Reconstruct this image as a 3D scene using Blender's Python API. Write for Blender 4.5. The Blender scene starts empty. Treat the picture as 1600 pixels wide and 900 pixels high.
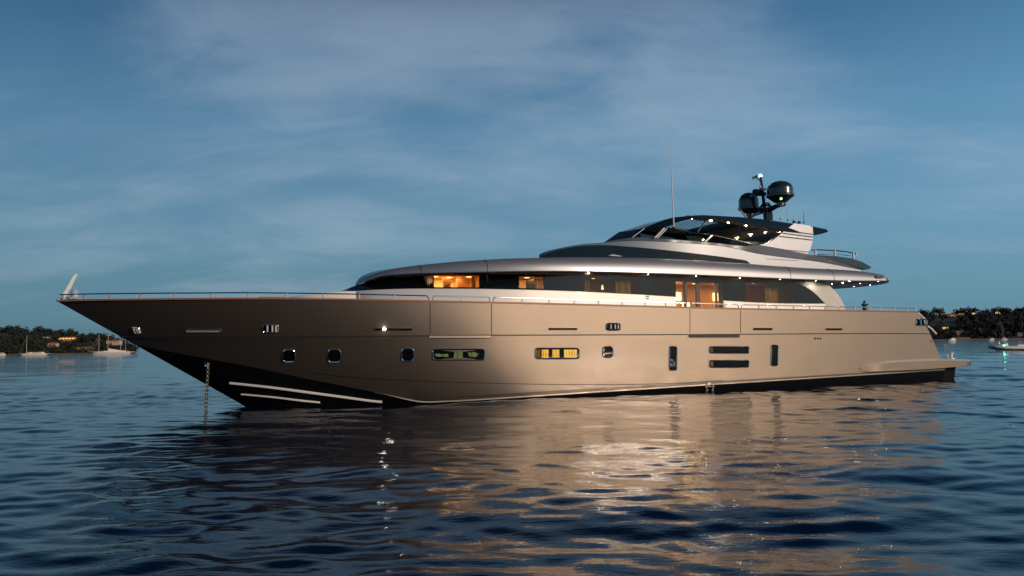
import bpy, bmesh, math, random
import numpy as np
from mathutils import Vector, Matrix, noise
from mathutils.geometry import tessellate_polygon
random.seed(7); rng = np.random.default_rng(11)
R = math.radians
SC = bpy.context.scene
COL = SC.collection

# ------------------------------------------------------------------ camera
CAMZ, FPX = 1.93, 1244.0
PITCH, ROLL = R(4.12), R(-0.89)
cam_d = bpy.data.cameras.new('camera'); cam = bpy.data.objects.new('camera', cam_d); COL.objects.link(cam)
cam_d.sensor_width = 36; cam_d.lens = 36*FPX/1600; cam_d.clip_start = .05; cam_d.clip_end = 60000
RM = Matrix.Rotation(R(90)+PITCH, 3, 'X') @ Matrix.Rotation(ROLL, 3, 'Z')
cam.matrix_world = Matrix.Translation((0, 0, CAMZ)) @ RM.to_4x4()
SC.camera = cam

# ------------------------------------------------------------------ sky and sun
SUN_AZ = R(-34)          # direction towards the sun, measured from +x (the low sun stands behind the camera, far right)
SUN_EL = R(15.0)
w = bpy.data.worlds.new('World'); SC.world = w; w.use_nodes = True
nt = w.node_tree; nt.nodes.clear()
def N(tree, t, **kw):
    n = tree.nodes.new(t)
    for k, v in kw.items(): setattr(n, k, v)
    return n
def mathn(tree, op, a, b=None, clamp=False):
    n = N(tree, 'ShaderNodeMath', operation=op); n.use_clamp = clamp
    for i, v in enumerate((a, b)):
        if v is None: continue
        if isinstance(v, (int, float)): n.inputs[i].default_value = v
        else: tree.links.new(v, n.inputs[i])
    return n.outputs[0]
def mixc(tree, fac, a, b, blend='MIX'):
    n = N(tree, 'ShaderNodeMix', data_type='RGBA', blend_type=blend)
    for s, v in ((n.inputs[0], fac), (n.inputs[6], a), (n.inputs[7], b)):
        if isinstance(v, (int, float)): s.default_value = v
        elif isinstance(v, tuple): s.default_value = (*v[:3], 1)
        else: tree.links.new(v, s)
    return n.outputs[2]
sky = N(nt, 'ShaderNodeTexSky', sky_type='NISHITA'); sky.sun_disc = False
sky.sun_elevation = SUN_EL; sky.sun_rotation = math.pi/2 - SUN_AZ
sky.air_density = 1.0; sky.dust_density = 1.2; sky.ozone_density = 2.2; sky.altitude = 0
K_ = 1/.12
SKYRAMP = [(0.0, (.090*K_, .205*K_, .270*K_)), (1.0, (.002*K_, .008*K_, .028*K_)), (.05, (.112*K_, .260*K_, .350*K_)), (.14, (.130*K_, .295*K_, .425*K_)), (.26, (.098*K_, .250*K_, .405*K_)), (.38, (.042*K_, .140*K_, .275*K_)), (.46, (.006*K_, .027*K_, .080*K_))]
CLOUDMUL = (1.5, 1.3, 1.2); CLOUDC = (.36*K_, .43*K_, .53*K_)
tc = N(nt, 'ShaderNodeTexCoord')
sep = N(nt, 'ShaderNodeSeparateXYZ'); nt.links.new(tc.outputs['Generated'], sep.inputs[0])
# thin high cloud, laid out on a flat layer seen from below
den = mathn(nt, 'ADD', mathn(nt, 'MAXIMUM', sep.outputs[2], 0.0), 0.22)
cx_ = mathn(nt, 'DIVIDE', sep.outputs[0], den); cy_ = mathn(nt, 'DIVIDE', sep.outputs[1], den)
cmb = N(nt, 'ShaderNodeCombineXYZ'); nt.links.new(cx_, cmb.inputs[0]); nt.links.new(cy_, cmb.inputs[1])
mp = N(nt, 'ShaderNodeMapping'); mp.inputs['Rotation'].default_value = (0, 0, R(32)); mp.inputs['Scale'].default_value = (1.0, 1.75, 1); mp.inputs['Location'].default_value = (3.1, 1.7, 0)
nt.links.new(cmb.outputs[0], mp.inputs[0])
n1 = N(nt, 'ShaderNodeTexNoise'); n1.inputs['Scale'].default_value = .85; n1.inputs['Detail'].default_value = 8; n1.inputs['Roughness'].default_value = .52; n1.inputs['Distortion'].default_value = .5
nt.links.new(mp.outputs[0], n1.inputs['Vector'])
n2 = N(nt, 'ShaderNodeTexNoise'); n2.inputs['Scale'].default_value = 3.1; n2.inputs['Detail'].default_value = 6; n2.inputs['Roughness'].default_value = .6; n2.inputs['Distortion'].default_value = .8
nt.links.new(mp.outputs[0], n2.inputs['Vector'])
cl = mathn(nt, 'ADD', mathn(nt, 'MULTIPLY', n1.outputs[0], .76), mathn(nt, 'MULTIPLY', n2.outputs[0], .24))
mr = N(nt, 'ShaderNodeMapRange', interpolation_type='SMOOTHSTEP'); mr.inputs[1].default_value = .40; mr.inputs[2].default_value = .74; mr.inputs[3].default_value = 0; mr.inputs[4].default_value = .72
# the main bank of thin cloud stands beyond the yacht's upper works
def bank(az, el, pw, amt):
    d_ = N(nt, 'ShaderNodeVectorMath', operation='DOT_PRODUCT'); nt.links.new(tc.outputs['Generated'], d_.inputs[0]); d_.inputs[1].default_value = (math.cos(el)*math.cos(az), math.cos(el)*math.sin(az), math.sin(el))
    return mathn(nt, 'MULTIPLY', mathn(nt, 'POWER', mathn(nt, 'MAXIMUM', d_.outputs['Value'], 0.0), pw), amt)
cl = mathn(nt, 'ADD', cl, mathn(nt, 'ADD', bank(R(101), R(17), 30, .14), bank(R(75), R(18), 60, .13)))
cl = mathn(nt, 'SUBTRACT', cl, .04)
nt.links.new(cl, mr.inputs[0])
# evening sky away from the sun: deep blue overhead, paler blue haze lower down; the warm glow stays round the sun
ramp = N(nt, 'ShaderNodeValToRGB'); nt.links.new(sep.outputs[2], ramp.inputs[0]); cr_ = ramp.color_ramp
for i, (ps, c) in enumerate(SKYRAMP):
    e = cr_.elements[i] if i < 2 else cr_.elements.new(ps)
    e.position = ps; e.color = (*c, 1)
dotn = N(nt, 'ShaderNodeVectorMath', operation='DOT_PRODUCT'); nt.links.new(tc.outputs['Generated'], dotn.inputs[0]); dotn.inputs[1].default_value = (math.cos(SUN_EL)*math.cos(SUN_AZ), math.cos(SUN_EL)*math.sin(SUN_AZ), math.sin(SUN_EL))
mk = N(nt, 'ShaderNodeMapRange', interpolation_type='SMOOTHSTEP'); mk.inputs[1].default_value = .15; mk.inputs[2].default_value = .85; mk.inputs[3].default_value = .95; mk.inputs[4].default_value = .90
nt.links.new(dotn.outputs['Value'], mk.inputs[0])
skyc = mixc(nt, mk.outputs[0], sky.outputs[0], ramp.outputs[0])
gl = N(nt, 'ShaderNodeMapRange', interpolation_type='SMOOTHSTEP'); gl.inputs[1].default_value = -.9; gl.inputs[2].default_value = .5; gl.inputs[3].default_value = .80; gl.inputs[4].default_value = 1.15
nt.links.new(dotn.outputs['Value'], gl.inputs[0])
skyc = mixc(nt, 1.0, skyc, gl.outputs[0], 'MULTIPLY')
cloudc = mixc(nt, 1.0, skyc, CLOUDMUL, 'MULTIPLY')
cloudc = mixc(nt, .6, cloudc, CLOUDC)
hi_ = N(nt, 'ShaderNodeMapRange', interpolation_type='SMOOTHSTEP'); hi_.inputs[1].default_value = .36; hi_.inputs[2].default_value = .50; hi_.inputs[3].default_value = 1; hi_.inputs[4].default_value = 0
nt.links.new(sep.outputs[2], hi_.inputs[0])
skyf = mixc(nt, mathn(nt, 'MULTIPLY', mr.outputs[0], hi_.outputs[0]), skyc, cloudc)
bg = N(nt, 'ShaderNodeBackground'); bg.inputs[1].default_value = 0.12
nt.links.new(skyf, bg.inputs[0])
out = N(nt, 'ShaderNodeOutputWorld'); nt.links.new(bg.outputs[0], out.inputs[0])

sd = bpy.data.lights.new('sun', 'SUN'); sun = bpy.data.objects.new('sun', sd); COL.objects.link(sun)
sd.energy = 2.3; sd.color = (1.0, .78, .60); sd.angle = R(9.0)   # low evening sun softened by haze
sdir = Vector((math.cos(SUN_EL)*math.cos(SUN_AZ), math.cos(SUN_EL)*math.sin(SUN_AZ), math.sin(SUN_EL)))
sun.rotation_euler = sdir.to_track_quat('Z', 'Y').to_euler()

SC.view_settings.view_transform = 'Standard'; SC.view_settings.look = 'None'
SC.view_settings.exposure = 0.08; SC.view_settings.gamma = 1.0; SC.view_settings.use_curve_mapping = False
SC.render.engine = 'CYCLES'; SC.cycles.use_denoising = True
SC.cycles.max_bounces = 8; SC.cycles.transparent_max_bounces = 12; SC.cycles.sample_clamp_indirect = 12; SC.cycles.caustics_reflective = False; SC.cycles.caustics_refractive = False

# ------------------------------------------------------------------ projection helpers
RT = RM.transposed(); C0 = Vector((0, 0, CAMZ))
def proj(P):
    v = RT @ (Vector(P)-C0); return 800+FPX*v.x/-v.z, 450-FPX*v.y/-v.z
def rayd(px, py): return RM @ Vector(((px-800)/FPX, -(py-450)/FPX, -1))
ANG = R(24.0)
U = Vector((math.cos(ANG), math.sin(ANG), 0)); NN = Vector((math.sin(ANG), -math.cos(ANG), 0))
BY = 25.65
r_ = rayd(88, 470); BOW = Vector((r_.x*BY/r_.y, BY, 0)); ZTIP = CAMZ + r_.z*BY/r_.y
def wl(s, b, z): return BOW + U*s + NN*b + Vector((0, 0, z))
def interp(curve, x):
    if x <= curve[0][0]: return curve[0][1]
    for (x0, y0), (x1, y1) in zip(curve, curve[1:]):
        if x <= x1: return y0 + (y1-y0)*(x-x0)/max(x1-x0, 1e-6)
    return curve[-1][1]
def smoothc(curve, n=6):
    """Catmull-Rom densify of a traced edge"""
    P = [curve[0]]+list(curve)+[curve[-1]]; o = []
    for i in range(1, len(P)-2):
        for k in range(n):
            t = k/n; q = []
            for a in (0, 1):
                p0, p1, p2, p3 = (P[i+j][a] for j in (-1, 0, 1, 2))
                q.append(.5*(2*p1+(p2-p0)*t+(2*p0-5*p1+4*p2-p3)*t*t+(3*p1-p0-3*p2+p3)*t**3))
            o.append(tuple(q))
    o.append(P[-2]); o2 = [o[0]]
    for p in o[1:]:
        if p[0] > o2[-1][0]+.01: o2.append(p)
    return o2
def zat(s, b, curve):
    z = 3.0
    for _ in range(6):
        px, py = proj(wl(s, b, z)); t = interp(curve, px)
        py2 = proj(wl(s, b, z+.1))[1]
        z += (t-py)/((py2-py)/.1)
    return z
def hit(px, py, bf):
    d = rayd(px, py); b = bf if isinstance(bf, (int, float)) else 3.0
    for _ in range(14):
        # plane (P-BOW).NN = b
        t = (b-(C0-BOW).dot(NN))/d.dot(NN); P = C0+d*t
        s = (P-BOW).dot(U); z = P.z
        if isinstance(bf, (int, float)): break
        nb = bf(s, z); b = b+.7*(nb-b)
    return s, b, z
def hitz(px, py, z):
    d = rayd(px, py); P = C0+d*((z-CAMZ)/d.z); return (P-BOW).dot(U), (P-BOW).dot(NN), z
def sat(px, b, z=3.0):
    d = rayd(px, 0); lo, hi = -5, 60
    for _ in range(50):
        m = (lo+hi)/2
        if proj(wl(m, b, z))[0] < px: lo = m
        else: hi = m
    return (lo+hi)/2

# ------------------------------------------------------------------ materials
def pmat(name, col, rough=.5, metal=0.0, coat=0.0, coatr=.05, bump=0, bscale=20, var=0, vscale=3, emit=None, es=0, spec=.5, ior=None):
    m = bpy.data.materials.new(name); m.use_nodes = True; t = m.node_tree
    p = t.nodes['Principled BSDF']
    p.inputs['Base Color'].default_value = (*col, 1); p.inputs['Roughness'].default_value = rough
    p.inputs['Metallic'].default_value = metal; p.inputs['Coat Weight'].default_value = coat; p.inputs['Coat Roughness'].default_value = coatr
    p.inputs['Specular IOR Level'].default_value = spec
    if ior: p.inputs['IOR'].default_value = ior
    if emit: p.inputs['Emission Color'].default_value = (*emit, 1); p.inputs['Emission Strength'].default_value = es
    if bump or var:
        c = N(t, 'ShaderNodeTexCoord')
        if bump:
            n = N(t, 'ShaderNodeTexNoise'); n.inputs['Scale'].default_value = bscale; n.inputs['Detail'].default_value = 4
            t.links.new(c.outputs['Object'], n.inputs['Vector'])
            b = N(t, 'ShaderNodeBump'); b.inputs['Strength'].default_value = bump; b.inputs['Distance'].default_value = .02
            t.links.new(n.outputs[0], b.inputs['Height']); t.links.new(b.outputs[0], p.inputs['Normal'])
        if var:
            n = N(t, 'ShaderNodeTexNoise'); n.inputs['Scale'].default_value = vscale; n.inputs['Detail'].default_value = 5
            t.links.new(c.outputs['Object'], n.inputs['Vector'])
            f = mathn(t, 'MULTIPLY', mathn(t, 'SUBTRACT', n.outputs[0], .5), var*2.5)
            f2 = mathn(t, 'ADD', f, 1.0)
            cc = N(t, 'ShaderNodeCombineXYZ')
            for i in range(3): t.links.new(f2, cc.inputs[i])
            t.links.new(mixc(t, 1.0, (*col,), cc.outputs[0], 'MULTIPLY'), p.inputs['Base Color'])
            t.links.new(mathn(t, 'MULTIPLY', f2, rough), p.inputs['Roughness'])
    return m
def emat(name, col, s):
    m = bpy.data.materials.new(name); m.use_nodes = True; t = m.node_tree; t.nodes.clear()
    e = N(t, 'ShaderNodeEmission'); e.inputs[0].default_value = (*col, 1); e.inputs[1].default_value = s
    o = N(t, 'ShaderNodeOutputMaterial'); t.links.new(e.outputs[0], o.inputs[0]); return m
def tintglass(name, tint, gloss_col=(1, 1, 1)):
    m = bpy.data.materials.new(name); m.use_nodes = True; t = m.node_tree; t.nodes.clear()
    tr = N(t, 'ShaderNodeBsdfTransparent'); tr.inputs[0].default_value = (*tint, 1)
    g = N(t, 'ShaderNodeBsdfGlossy'); g.inputs['Roughness'].default_value = .01; g.inputs[0].default_value = (*gloss_col, 1)
    fr = N(t, 'ShaderNodeFresnel'); fr.inputs[0].default_value = 1.5
    mx = N(t, 'ShaderNodeMixShader'); t.links.new(fr.outputs[0], mx.inputs[0]); t.links.new(tr.outputs[0], mx.inputs[1]); t.links.new(g.outputs[0], mx.inputs[2])
    o = N(t, 'ShaderNodeOutputMaterial'); t.links.new(mx.outputs[0], o.inputs[0]); return m
M = {
 'hull': pmat('champagne metallic paint', (.222, .178, .138), .44, .84, .20, .08, var=.035, vscale=.55),
 'silver': pmat('silver metallic paint', (.31, .32, .34), .46, .62, .20, .06, var=.03, vscale=.8),
 'white': pmat('warm white gelcoat', (.78, .73, .68), .3, 0, .3),
 'pearl': pmat('pearl white metallic gelcoat', (.80, .75, .70), .38, .15, .3),
 'navy': pmat('dark navy paint', (.010, .024, .036), .18, 0, .25),
 'bottom': pmat('black antifouling', (.004, .004, .005), .5, var=.2, vscale=4, spec=.15),
 'band': pmat('bronze grey boot stripe', (.10, .08, .062), .35, .5, .3),
 'line': pmat('pale boot line', (.55, .45, .36), .35, .4),
 'gap': pmat('panel gap', (.012, .010, .009), .6),
 'glass': pmat('black window glass', (.004, .006, .008), .02, 0, 0, spec=.5),
 'pane': pmat('hull window glass', (.004, .005, .006), .02, 0, 0, spec=.22),
 'litstrip': pmat('lit soffit tone', (.62, .42, .22), .4),
 'wing': pmat('shaded white gelcoat', (.52, .49, .44), .4, 0, .2),  # white wall greyed: overhang shade put into the colour
 'chrome': pmat('polished steel', (.75, .74, .72), .14, 1),
 'darksteel': pmat('dark mast paint', (.025, .03, .032), .4, .4),
 'dome': pmat('dark radome shell', (.018, .028, .034), .28, 0, .5),
 'post': pmat('satin steel post', (.80, .74, .68), .45, .35),
 'teak': pmat('varnished teak', (.30, .105, .035), .4, 0, .4, var=.15, vscale=8),
 'deck': pmat('teak deck', (.32, .20, .11), .6, var=.15, vscale=6),
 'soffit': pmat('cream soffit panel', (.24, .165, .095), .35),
 'wood': pmat('warm interior wood', (.42, .20, .08), .4, var=.2, vscale=4),
 'wall': pmat('warm cabin wall', (.75, .50, .26), .6, var=.05),
 'curtain': pmat('pale curtain cloth', (.75, .50, .24), .8, bump=.4, bscale=6),
 'olive': pmat('olive ceiling panel', (.36, .27, .10), .5),
 'dark': pmat('dark interior trim', (.02, .018, .016), .5),
 'slat': pmat('white louvre slat', (.7, .7, .7), .4),
 'tint': tintglass('clear bronze glass', (.9, .85, .75)),
 'tintd': tintglass('dark tinted glass', (.46, .42, .36)),
 'tintf': tintglass('green tinted windscreen', (.10, .14, .14)),
 'lamp': emat('downlight lens', (1.0, .90, .72), 380),
 'warm': emat('warm cabin light', (1.0, .60, .22), 5),
 'spot': emat('bright glowing spot', (1.0, .97, .88), 38),
 'curl': emat('curtain lit from inside', (1.0, .56, .10), 1.0),
 'dimg': emat('dim cabin glow', (.35, .42, .16), .35),
 'dimb': emat('dim brown cabin glow', (.45, .2, .06), .35),
 'green': emat('green navigation light', (.05, 1.0, .55), 28),
 'chain': pmat('wet galvanised chain', (.16, .13, .10), .35, .7),
}

def glow_bands(m, sc):  # wavy glow: light and dark of cloth folds put into the emission
    t = m.node_tree; e = [n for n in t.nodes if n.type == 'EMISSION'][0]; st = e.inputs[1].default_value
    c = N(t, 'ShaderNodeTexCoord'); wv = N(t, 'ShaderNodeTexWave', bands_direction='X'); wv.inputs['Scale'].default_value = sc; wv.inputs['Distortion'].default_value = 1.5; wv.inputs['Detail'].default_value = 2
    t.links.new(c.outputs['Object'], wv.inputs[0]); nz = N(t, 'ShaderNodeTexNoise'); nz.inputs['Scale'].default_value = 2.3; t.links.new(c.outputs['Object'], nz.inputs['Vector'])
    t.links.new(mathn(t, 'MULTIPLY', mathn(t, 'ADD', mathn(t, 'MULTIPLY', wv.outputs[1], .45), mathn(t, 'MULTIPLY', nz.outputs[0], 1.1)), st), e.inputs[1])
glow_bands(M['curl'], 3.0); glow_bands(M['dimg'], 1.3); glow_bands(M['dimb'], 2.0)
# ------------------------------------------------------------------ object helpers
def obj(name, verts, faces, mats, parent=None, fm=None, sharp=35, smooth=True):
    me = bpy.data.meshes.new(name); me.from_pydata([tuple(v) for v in verts], [], faces)
    if not isinstance(mats, (list, tuple)): mats = [mats]
    for m in mats: me.materials.append(m)
    if fm is not None: me.polygons.foreach_set('material_index', fm)
    bm = bmesh.new(); bm.from_mesh(me); bmesh.ops.recalc_face_normals(bm, faces=bm.faces); bm.to_mesh(me); bm.free()
    if smooth:
        me.shade_smooth(); me.set_sharp_from_angle(angle=R(sharp))
    me.update()
    o = bpy.data.objects.new(name, me); COL.objects.link(o)
    if parent: o.parent = parent
    return o
def tag(o, label=None, cat=None, group=None, kind=None):
    for k, v in (('label', label), ('category', cat), ('group', group), ('kind', kind)):
        if v: o[k] = v
    return o
def empty(name, loc=(0, 0, 0), rz=0):
    o = bpy.data.objects.new(name, None); COL.objects.link(o); o.location = loc; o.rotation_euler = (0, 0, rz); o.empty_display_size = .3
    return o
class MB:
    """collects simple shapes for ONE mesh"""
    def __init__(s): s.v = []; s.f = []; s.m = []
    def add(s, v, f, m=0):
        k = len(s.v); s.v += [tuple(p) for p in v]; s.f += [[i+k for i in q] for q in f]; s.m += [m]*len(f); return s
    def box(s, x0, x1, y0, y1, z0, z1, m=0):
        v = [(x, y, z) for x in (x0, x1) for y in (y0, y1) for z in (z0, z1)]
        return s.add(v, [(0, 1, 3, 2), (4, 6, 7, 5), (0, 4, 5, 1), (2, 3, 7, 6), (0, 2, 6, 4), (1, 5, 7, 3)], m)
    def tube(s, pts, r, n=8, m=0, r1=None):
        pts = [Vector(p) for p in pts]; rings = []
        for i, p in enumerate(pts):
            t = (pts[min(i+1, len(pts)-1)]-pts[max(i-1, 0)]).normalized()
            a = t.orthogonal() if i == 0 else (prev - t*prev.dot(t))
            a.normalize(); prev = a; c = t.cross(a)
            rr = r if r1 is None else r+(r1-r)*i/(len(pts)-1)
            rings.append([p+(a*math.cos(2*math.pi*k/n)+c*math.sin(2*math.pi*k/n))*rr for k in range(n)])
        v = [q for g in rings for q in g]; f = []
        for i in range(len(pts)-1):
            for k in range(n):
                f.append((i*n+k, i*n+(k+1) % n, (i+1)*n+(k+1) % n, (i+1)*n+k))
        f.append(tuple(range(n))); f.append(tuple((len(pts)-1)*n+k for k in range(n)))
        return s.add(v, f, m)
    def lathe(s, c, prof, n=24, m=0):
        v = []; f = []
        for r, z in prof:
            for k in range(n): v.append((c[0]+r*math.cos(2*math.pi*k/n), c[1]+r*math.sin(2*math.pi*k/n), c[2]+z))
        for i in range(len(prof)-1):
            for k in range(n): f.append((i*n+k, i*n+(k+1) % n, (i+1)*n+(k+1) % n, (i+1)*n+k))
        return s.add(v, f, m)
    def build(s, name, mats, parent=None, sharp=35):
        return obj(name, s.v, s.f, mats, parent, s.m, sharp)
YA = empty('motor_yacht', BOW, ANG)
tag(YA, 'large champagne and silver motor yacht with long dark window band, anchored on calm water', 'yacht')
def L(s, b, z): return (s, -b, z)          # yacht frame -> local coordinates of its empty
def grid(name, rows, rowmats, mats, mirror=True, parent=YA, closeends=False, sharp=35, cellmat=None, skip=None):
    """rows of (s,b,z) points; face strip i between row i and i+1 gets rowmats[i]"""
    nr, nc = len(rows), len(rows[0]); v = [L(*p) for r in rows for p in r]; f = []; fm = []
    for i in range(nr-1):
        for j in range(nc-1):
            if skip and skip(i, j): continue
            f.append((i*nc+j, i*nc+j+1, (i+1)*nc+j+1, (i+1)*nc+j)); fm.append(cellmat(i, j) if cellmat else rowmats[i])
    if mirror:
        k = len(v); v += [(x, -y, z) for x, y, z in v]; f += [tuple(a+k for a in reversed(q)) for q in f]; fm += fm[:]
    me = obj(name, v, f, mats, parent, fm, sharp)
    bm = bmesh.new(); bm.from_mesh(me.data); bmesh.ops.remove_doubles(bm, verts=bm.verts, dist=.0008); bmesh.ops.delete(bm, geom=[v_ for v_ in bm.verts if not v_.link_faces], context='VERTS'); bmesh.ops.recalc_face_normals(bm, faces=bm.faces); bm.to_mesh(me.data); bm.free()
    me.data.set_sharp_from_angle(angle=R(sharp))
    return me

# ------------------------------------------------------------------ yacht: hull
GUN = smoothc([(88, 470.5), (130, 469.3), (200, 468.3), (300, 467.3), (400, 466.7), (530, 468), (670, 470.8), (768, 472.8), (900, 475.8), (1078, 480.6), (1157, 482.6), (1250, 484.2), (1350, 486), (1440, 487.3)])
KNU = smoothc([(150, 525), (320, 525.5), (520, 525), (670, 524), (768, 523), (1078, 522), (1340, 520.5), (1470, 521)])
LOWE = smoothc([(190, 535), (250, 547), (320, 560), (400, 575), (470, 590), (540, 604), (600, 616), (655, 628.5), (700, 627.8), (740, 625.8), (942, 612.8), (1140, 599.8), (1340, 587), (1480, 578)])
LOWT = [(p[0], p[1]-(.3 if p[0] < 600 else min(8, .3+(p[0]-600)*.06) if p[0] < 760 else max(4.2, 8-(p[0]-760)*.0065))) for p in LOWE]
SEAM = smoothc([(490, 583), (560, 590.5), (650, 595), (740, 598.2), (850, 600.5), (965, 600.8), (1060, 598.6), (1130, 594.4)])
r_ = rayd(378, 632)
t_ = (0-(C0-BOW).dot(NN))/r_.dot(NN); SW = (C0+r_*t_-BOW).dot(U); ZW = (C0+r_*t_).z
def stem(z):
    if z >= ZW: return SW*(ZTIP-z)/(ZTIP-ZW)
    return SW+(ZW-z)*1.3
def lerp(a, b, t): return a+(b-a)*t
def hb(s, z):
    t = min(max(z/3.3, -.3), 1.05)
    x = (s-stem(z))/lerp(10.0, 14.0, t)
    if x <= 0: return 0.0
    g = 1-(1-min(x, 1))**lerp(1.9, 2.5, t)
    bm_ = 4.0-.05*(1-t)
    bm_ *= 1-.085*max(0, (s-21)/13)**2
    return bm_*g
S_END_TOP = hit(1434, 487, lambda s, z: hb(s, z))[0]; S_END_BOT = hit(1476, 561, lambda s, z: hb(s, z))[0]
Z_END_TOP = hit(1434, 487, lambda s, z: hb(s, z))[2]; Z_END_BOT = hit(1476, 561, lambda s, z: hb(s, z))[2]
def send(z): return S_END_TOP+(S_END_BOT-S_END_TOP)*min(max((Z_END_TOP-z)/(Z_END_TOP-Z_END_BOT), 0), 1.0)
NC = 110
uu = [(i/(NC-1))**1.35 for i in range(NC)]
def stemstart(curve):
    lo, hi = 0.0, SW+2
    for _ in range(50):
        m = (lo+hi)/2; z = zat(m, 0.0, curve)
        if m < stem(z): lo = m
        else: hi = m
    return (lo+hi)/2
def hullrow(curve, inset=0, dz=0, s0=None):
    s0 = stemstart(curve) if s0 is None else s0
    ze = zat(S_END_BOT, 3.7, curve); s1 = send(ze); r = []
    for u in uu:
        s = s0+(s1-s0)*u; b = 3.0*u
        for _ in range(8):
            z = zat(s, b, curve)+dz; b = hb(s, z)
        r.append((s, max(0, b-(inset if u > 0.0 else 0)), z))
    return r
rG = hullrow(GUN, s0=0.0); rK = hullrow(KNU)
rG[0] = (0, 0, ZTIP)
rL = hullrow(LOWE); rT = hullrow(LOWT)
def mid(a, b, t):
    o = []
    for p, q in zip(a, b):
        z = lerp(p[2], q[2], t); s = lerp(p[0], q[0], t); o.append((s, hb(s, z), z))
    o[0] = (stem(o[0][2]), 0, o[0][2]); return o
def sh(row, db, dz):
    return [(p[0], max(0, p[1]-db*min(1, i/4)), p[2]+dz) for i, p in enumerate(row)]
rK1 = rK; rK2 = sh(rK, .03, -.004); rK3 = sh(rK, .03, -.036); rK4 = sh(rK, .0, -.040)
rLine = sh(rL, 0, .045)
def keelz(s):
    z = ZTIP-(s/SW)*(ZTIP-ZW) if s <= SW else ZW-(s-SW)/1.3
    return max(z, -1.3)
def bexp(s): return lerp(.80, .17, min(max((s-5)/11, 0), 1)**.8)
def botpt(p, v):
    zk = min(keelz(p[0]), p[2]); return (p[0], p[1]*(v**bexp(p[0]) if v > 0 else 0), lerp(zk, p[2], v))
bot = [[botpt(p, v) for p in rL] for v in (.97, .9, .78, .62, .45, .28, .12, 0)]
rb1 = bot[0]; bot = bot[1:]
rows = [rG]+[mid(rG, rK1, t) for t in (.25, .5, .75)]+[rK1, rK2, rK3, rK4]+[mid(rK4, rT, t) for t in (.2, .4, .6, .8)]+[rT, rLine, rL, rb1]+bot
rm = [0]*4+[2, 2, 2]+[0]*5+[1, 3]+[4]*10
def cm(i, j):
    k = rm[i]
    if k in (1, 3) and rL[j][0] < 9.6: return 4 if i >= 13 else 0
    return k
hull = grid('hull', rows, rm, [M['hull'], M['band'], M['gap'], M['line'], M['bottom']], cellmat=cm, sharp=28)
# transom, cap rail, inner bulwark and main deck
tr = [r[-1] for r in rows]
v = [L(*p) for p in tr]+[L(p[0], -p[1], p[2]) for p in tr]; n_ = len(tr)
obj('transom', v, [(i, i+1, n_+i+1, n_+i) for i in range(n_-1)], M['hull'], YA)
cap = [[(p[0], max(0, p[1]+.03), p[2]-.02) for p in rG], [(p[0], max(0, p[1]+.03), p[2]+.035) for p in rG],
       [(p[0], max(0, p[1]-.20), p[2]+.035) for p in rG], [(p[0], max(0, p[1]-.20), p[2]-.02) for p in rG]]
grid('cap_rail', cap, [0]*3, [M['teak']])
inn = [(p[0], max(0, p[1]-.16), p[2]+.0) for p in rG]; inn2 = []
for p in rG:
    z = p[2]-(.85 if p[0] > 9 else .25+.6*p[0]/9); s_ = max(p[0], .9); inn2.append((s_, max(0, hb(s_, z)-.16), z))
grid('bulwark_lining', [inn, inn2], [0], [M['white']])
grid('main_deck', [inn2, [(p[0], 0, p[2]) for p in inn2]], [0], [M['deck']])
DECKZ = inn2[60][2]

hbf = lambda s, z: hb(s, z)
def hsurf(px, py, off=0.0):
    s, b, z = hit(px, py, hbf); return s, hb(s, z)+off, z
def strip(name, curve, wpx, bsurf, off, mat, parent, vertical=False, thick=.006):
    """thin raised line following a traced edge on a surface (solid)"""
    a, b_, c, d = [], [], [], []
    for (x, y) in curve:
        dx, dy = (wpx/2, 0) if vertical else (0, wpx/2)
        for lst, sg, of in ((a, -1, -.01), (b_, -1, off), (c, 1, off), (d, 1, -.01)):
            s, b, z = hit(x+dx*sg, y+dy*sg, bsurf); lst.append((s, (b if isinstance(bsurf, (int, float)) else bsurf(s, z))+of, z))
    return grid(name, [a, b_, c, d], [0]*3, [mat], mirror=False, parent=parent)
strip('hull_seam', SEAM, 1.1, hbf, .003, M['gap'], hull)
def vline(x, y0, y1, n=5): return [(x, y0+(y1-y0)*i/n) for i in range(n+1)]
def hline(x0, x1, y0, y1, n=8): return [(x0+(x1-x0)*i/n, y0+(y1-y0)*i/n) for i in range(n+1)]
for (xa, xb) in ((672, 768), (1078, 1157)):
    g = None
    mb = MB()
    for x in (xa, xb):
        a = strip('boarding_gate_seam', vline(x, interp(GUN, x)+2.5, interp(KNU, x)-1), 1.3 if xa < 700 else 1.0, hbf, .003, M['gap'], hull, vertical=True)
    yk = interp(KNU, (xa+xb)/2)
    strip('gate_hinge', hline(xa-2, xb-2, yk+3.2, yk+2.8), 3.6, hbf, .03, M['line'] if xa < 700 else M['gap'], hull)
    strip('gate_hinge_dark_line', hline(xa-2, xb-2, yk+5.3, yk+4.9), 1.0, hbf, .034, M['gap'], hull)  # thin dark strip below the hinge bar

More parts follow.
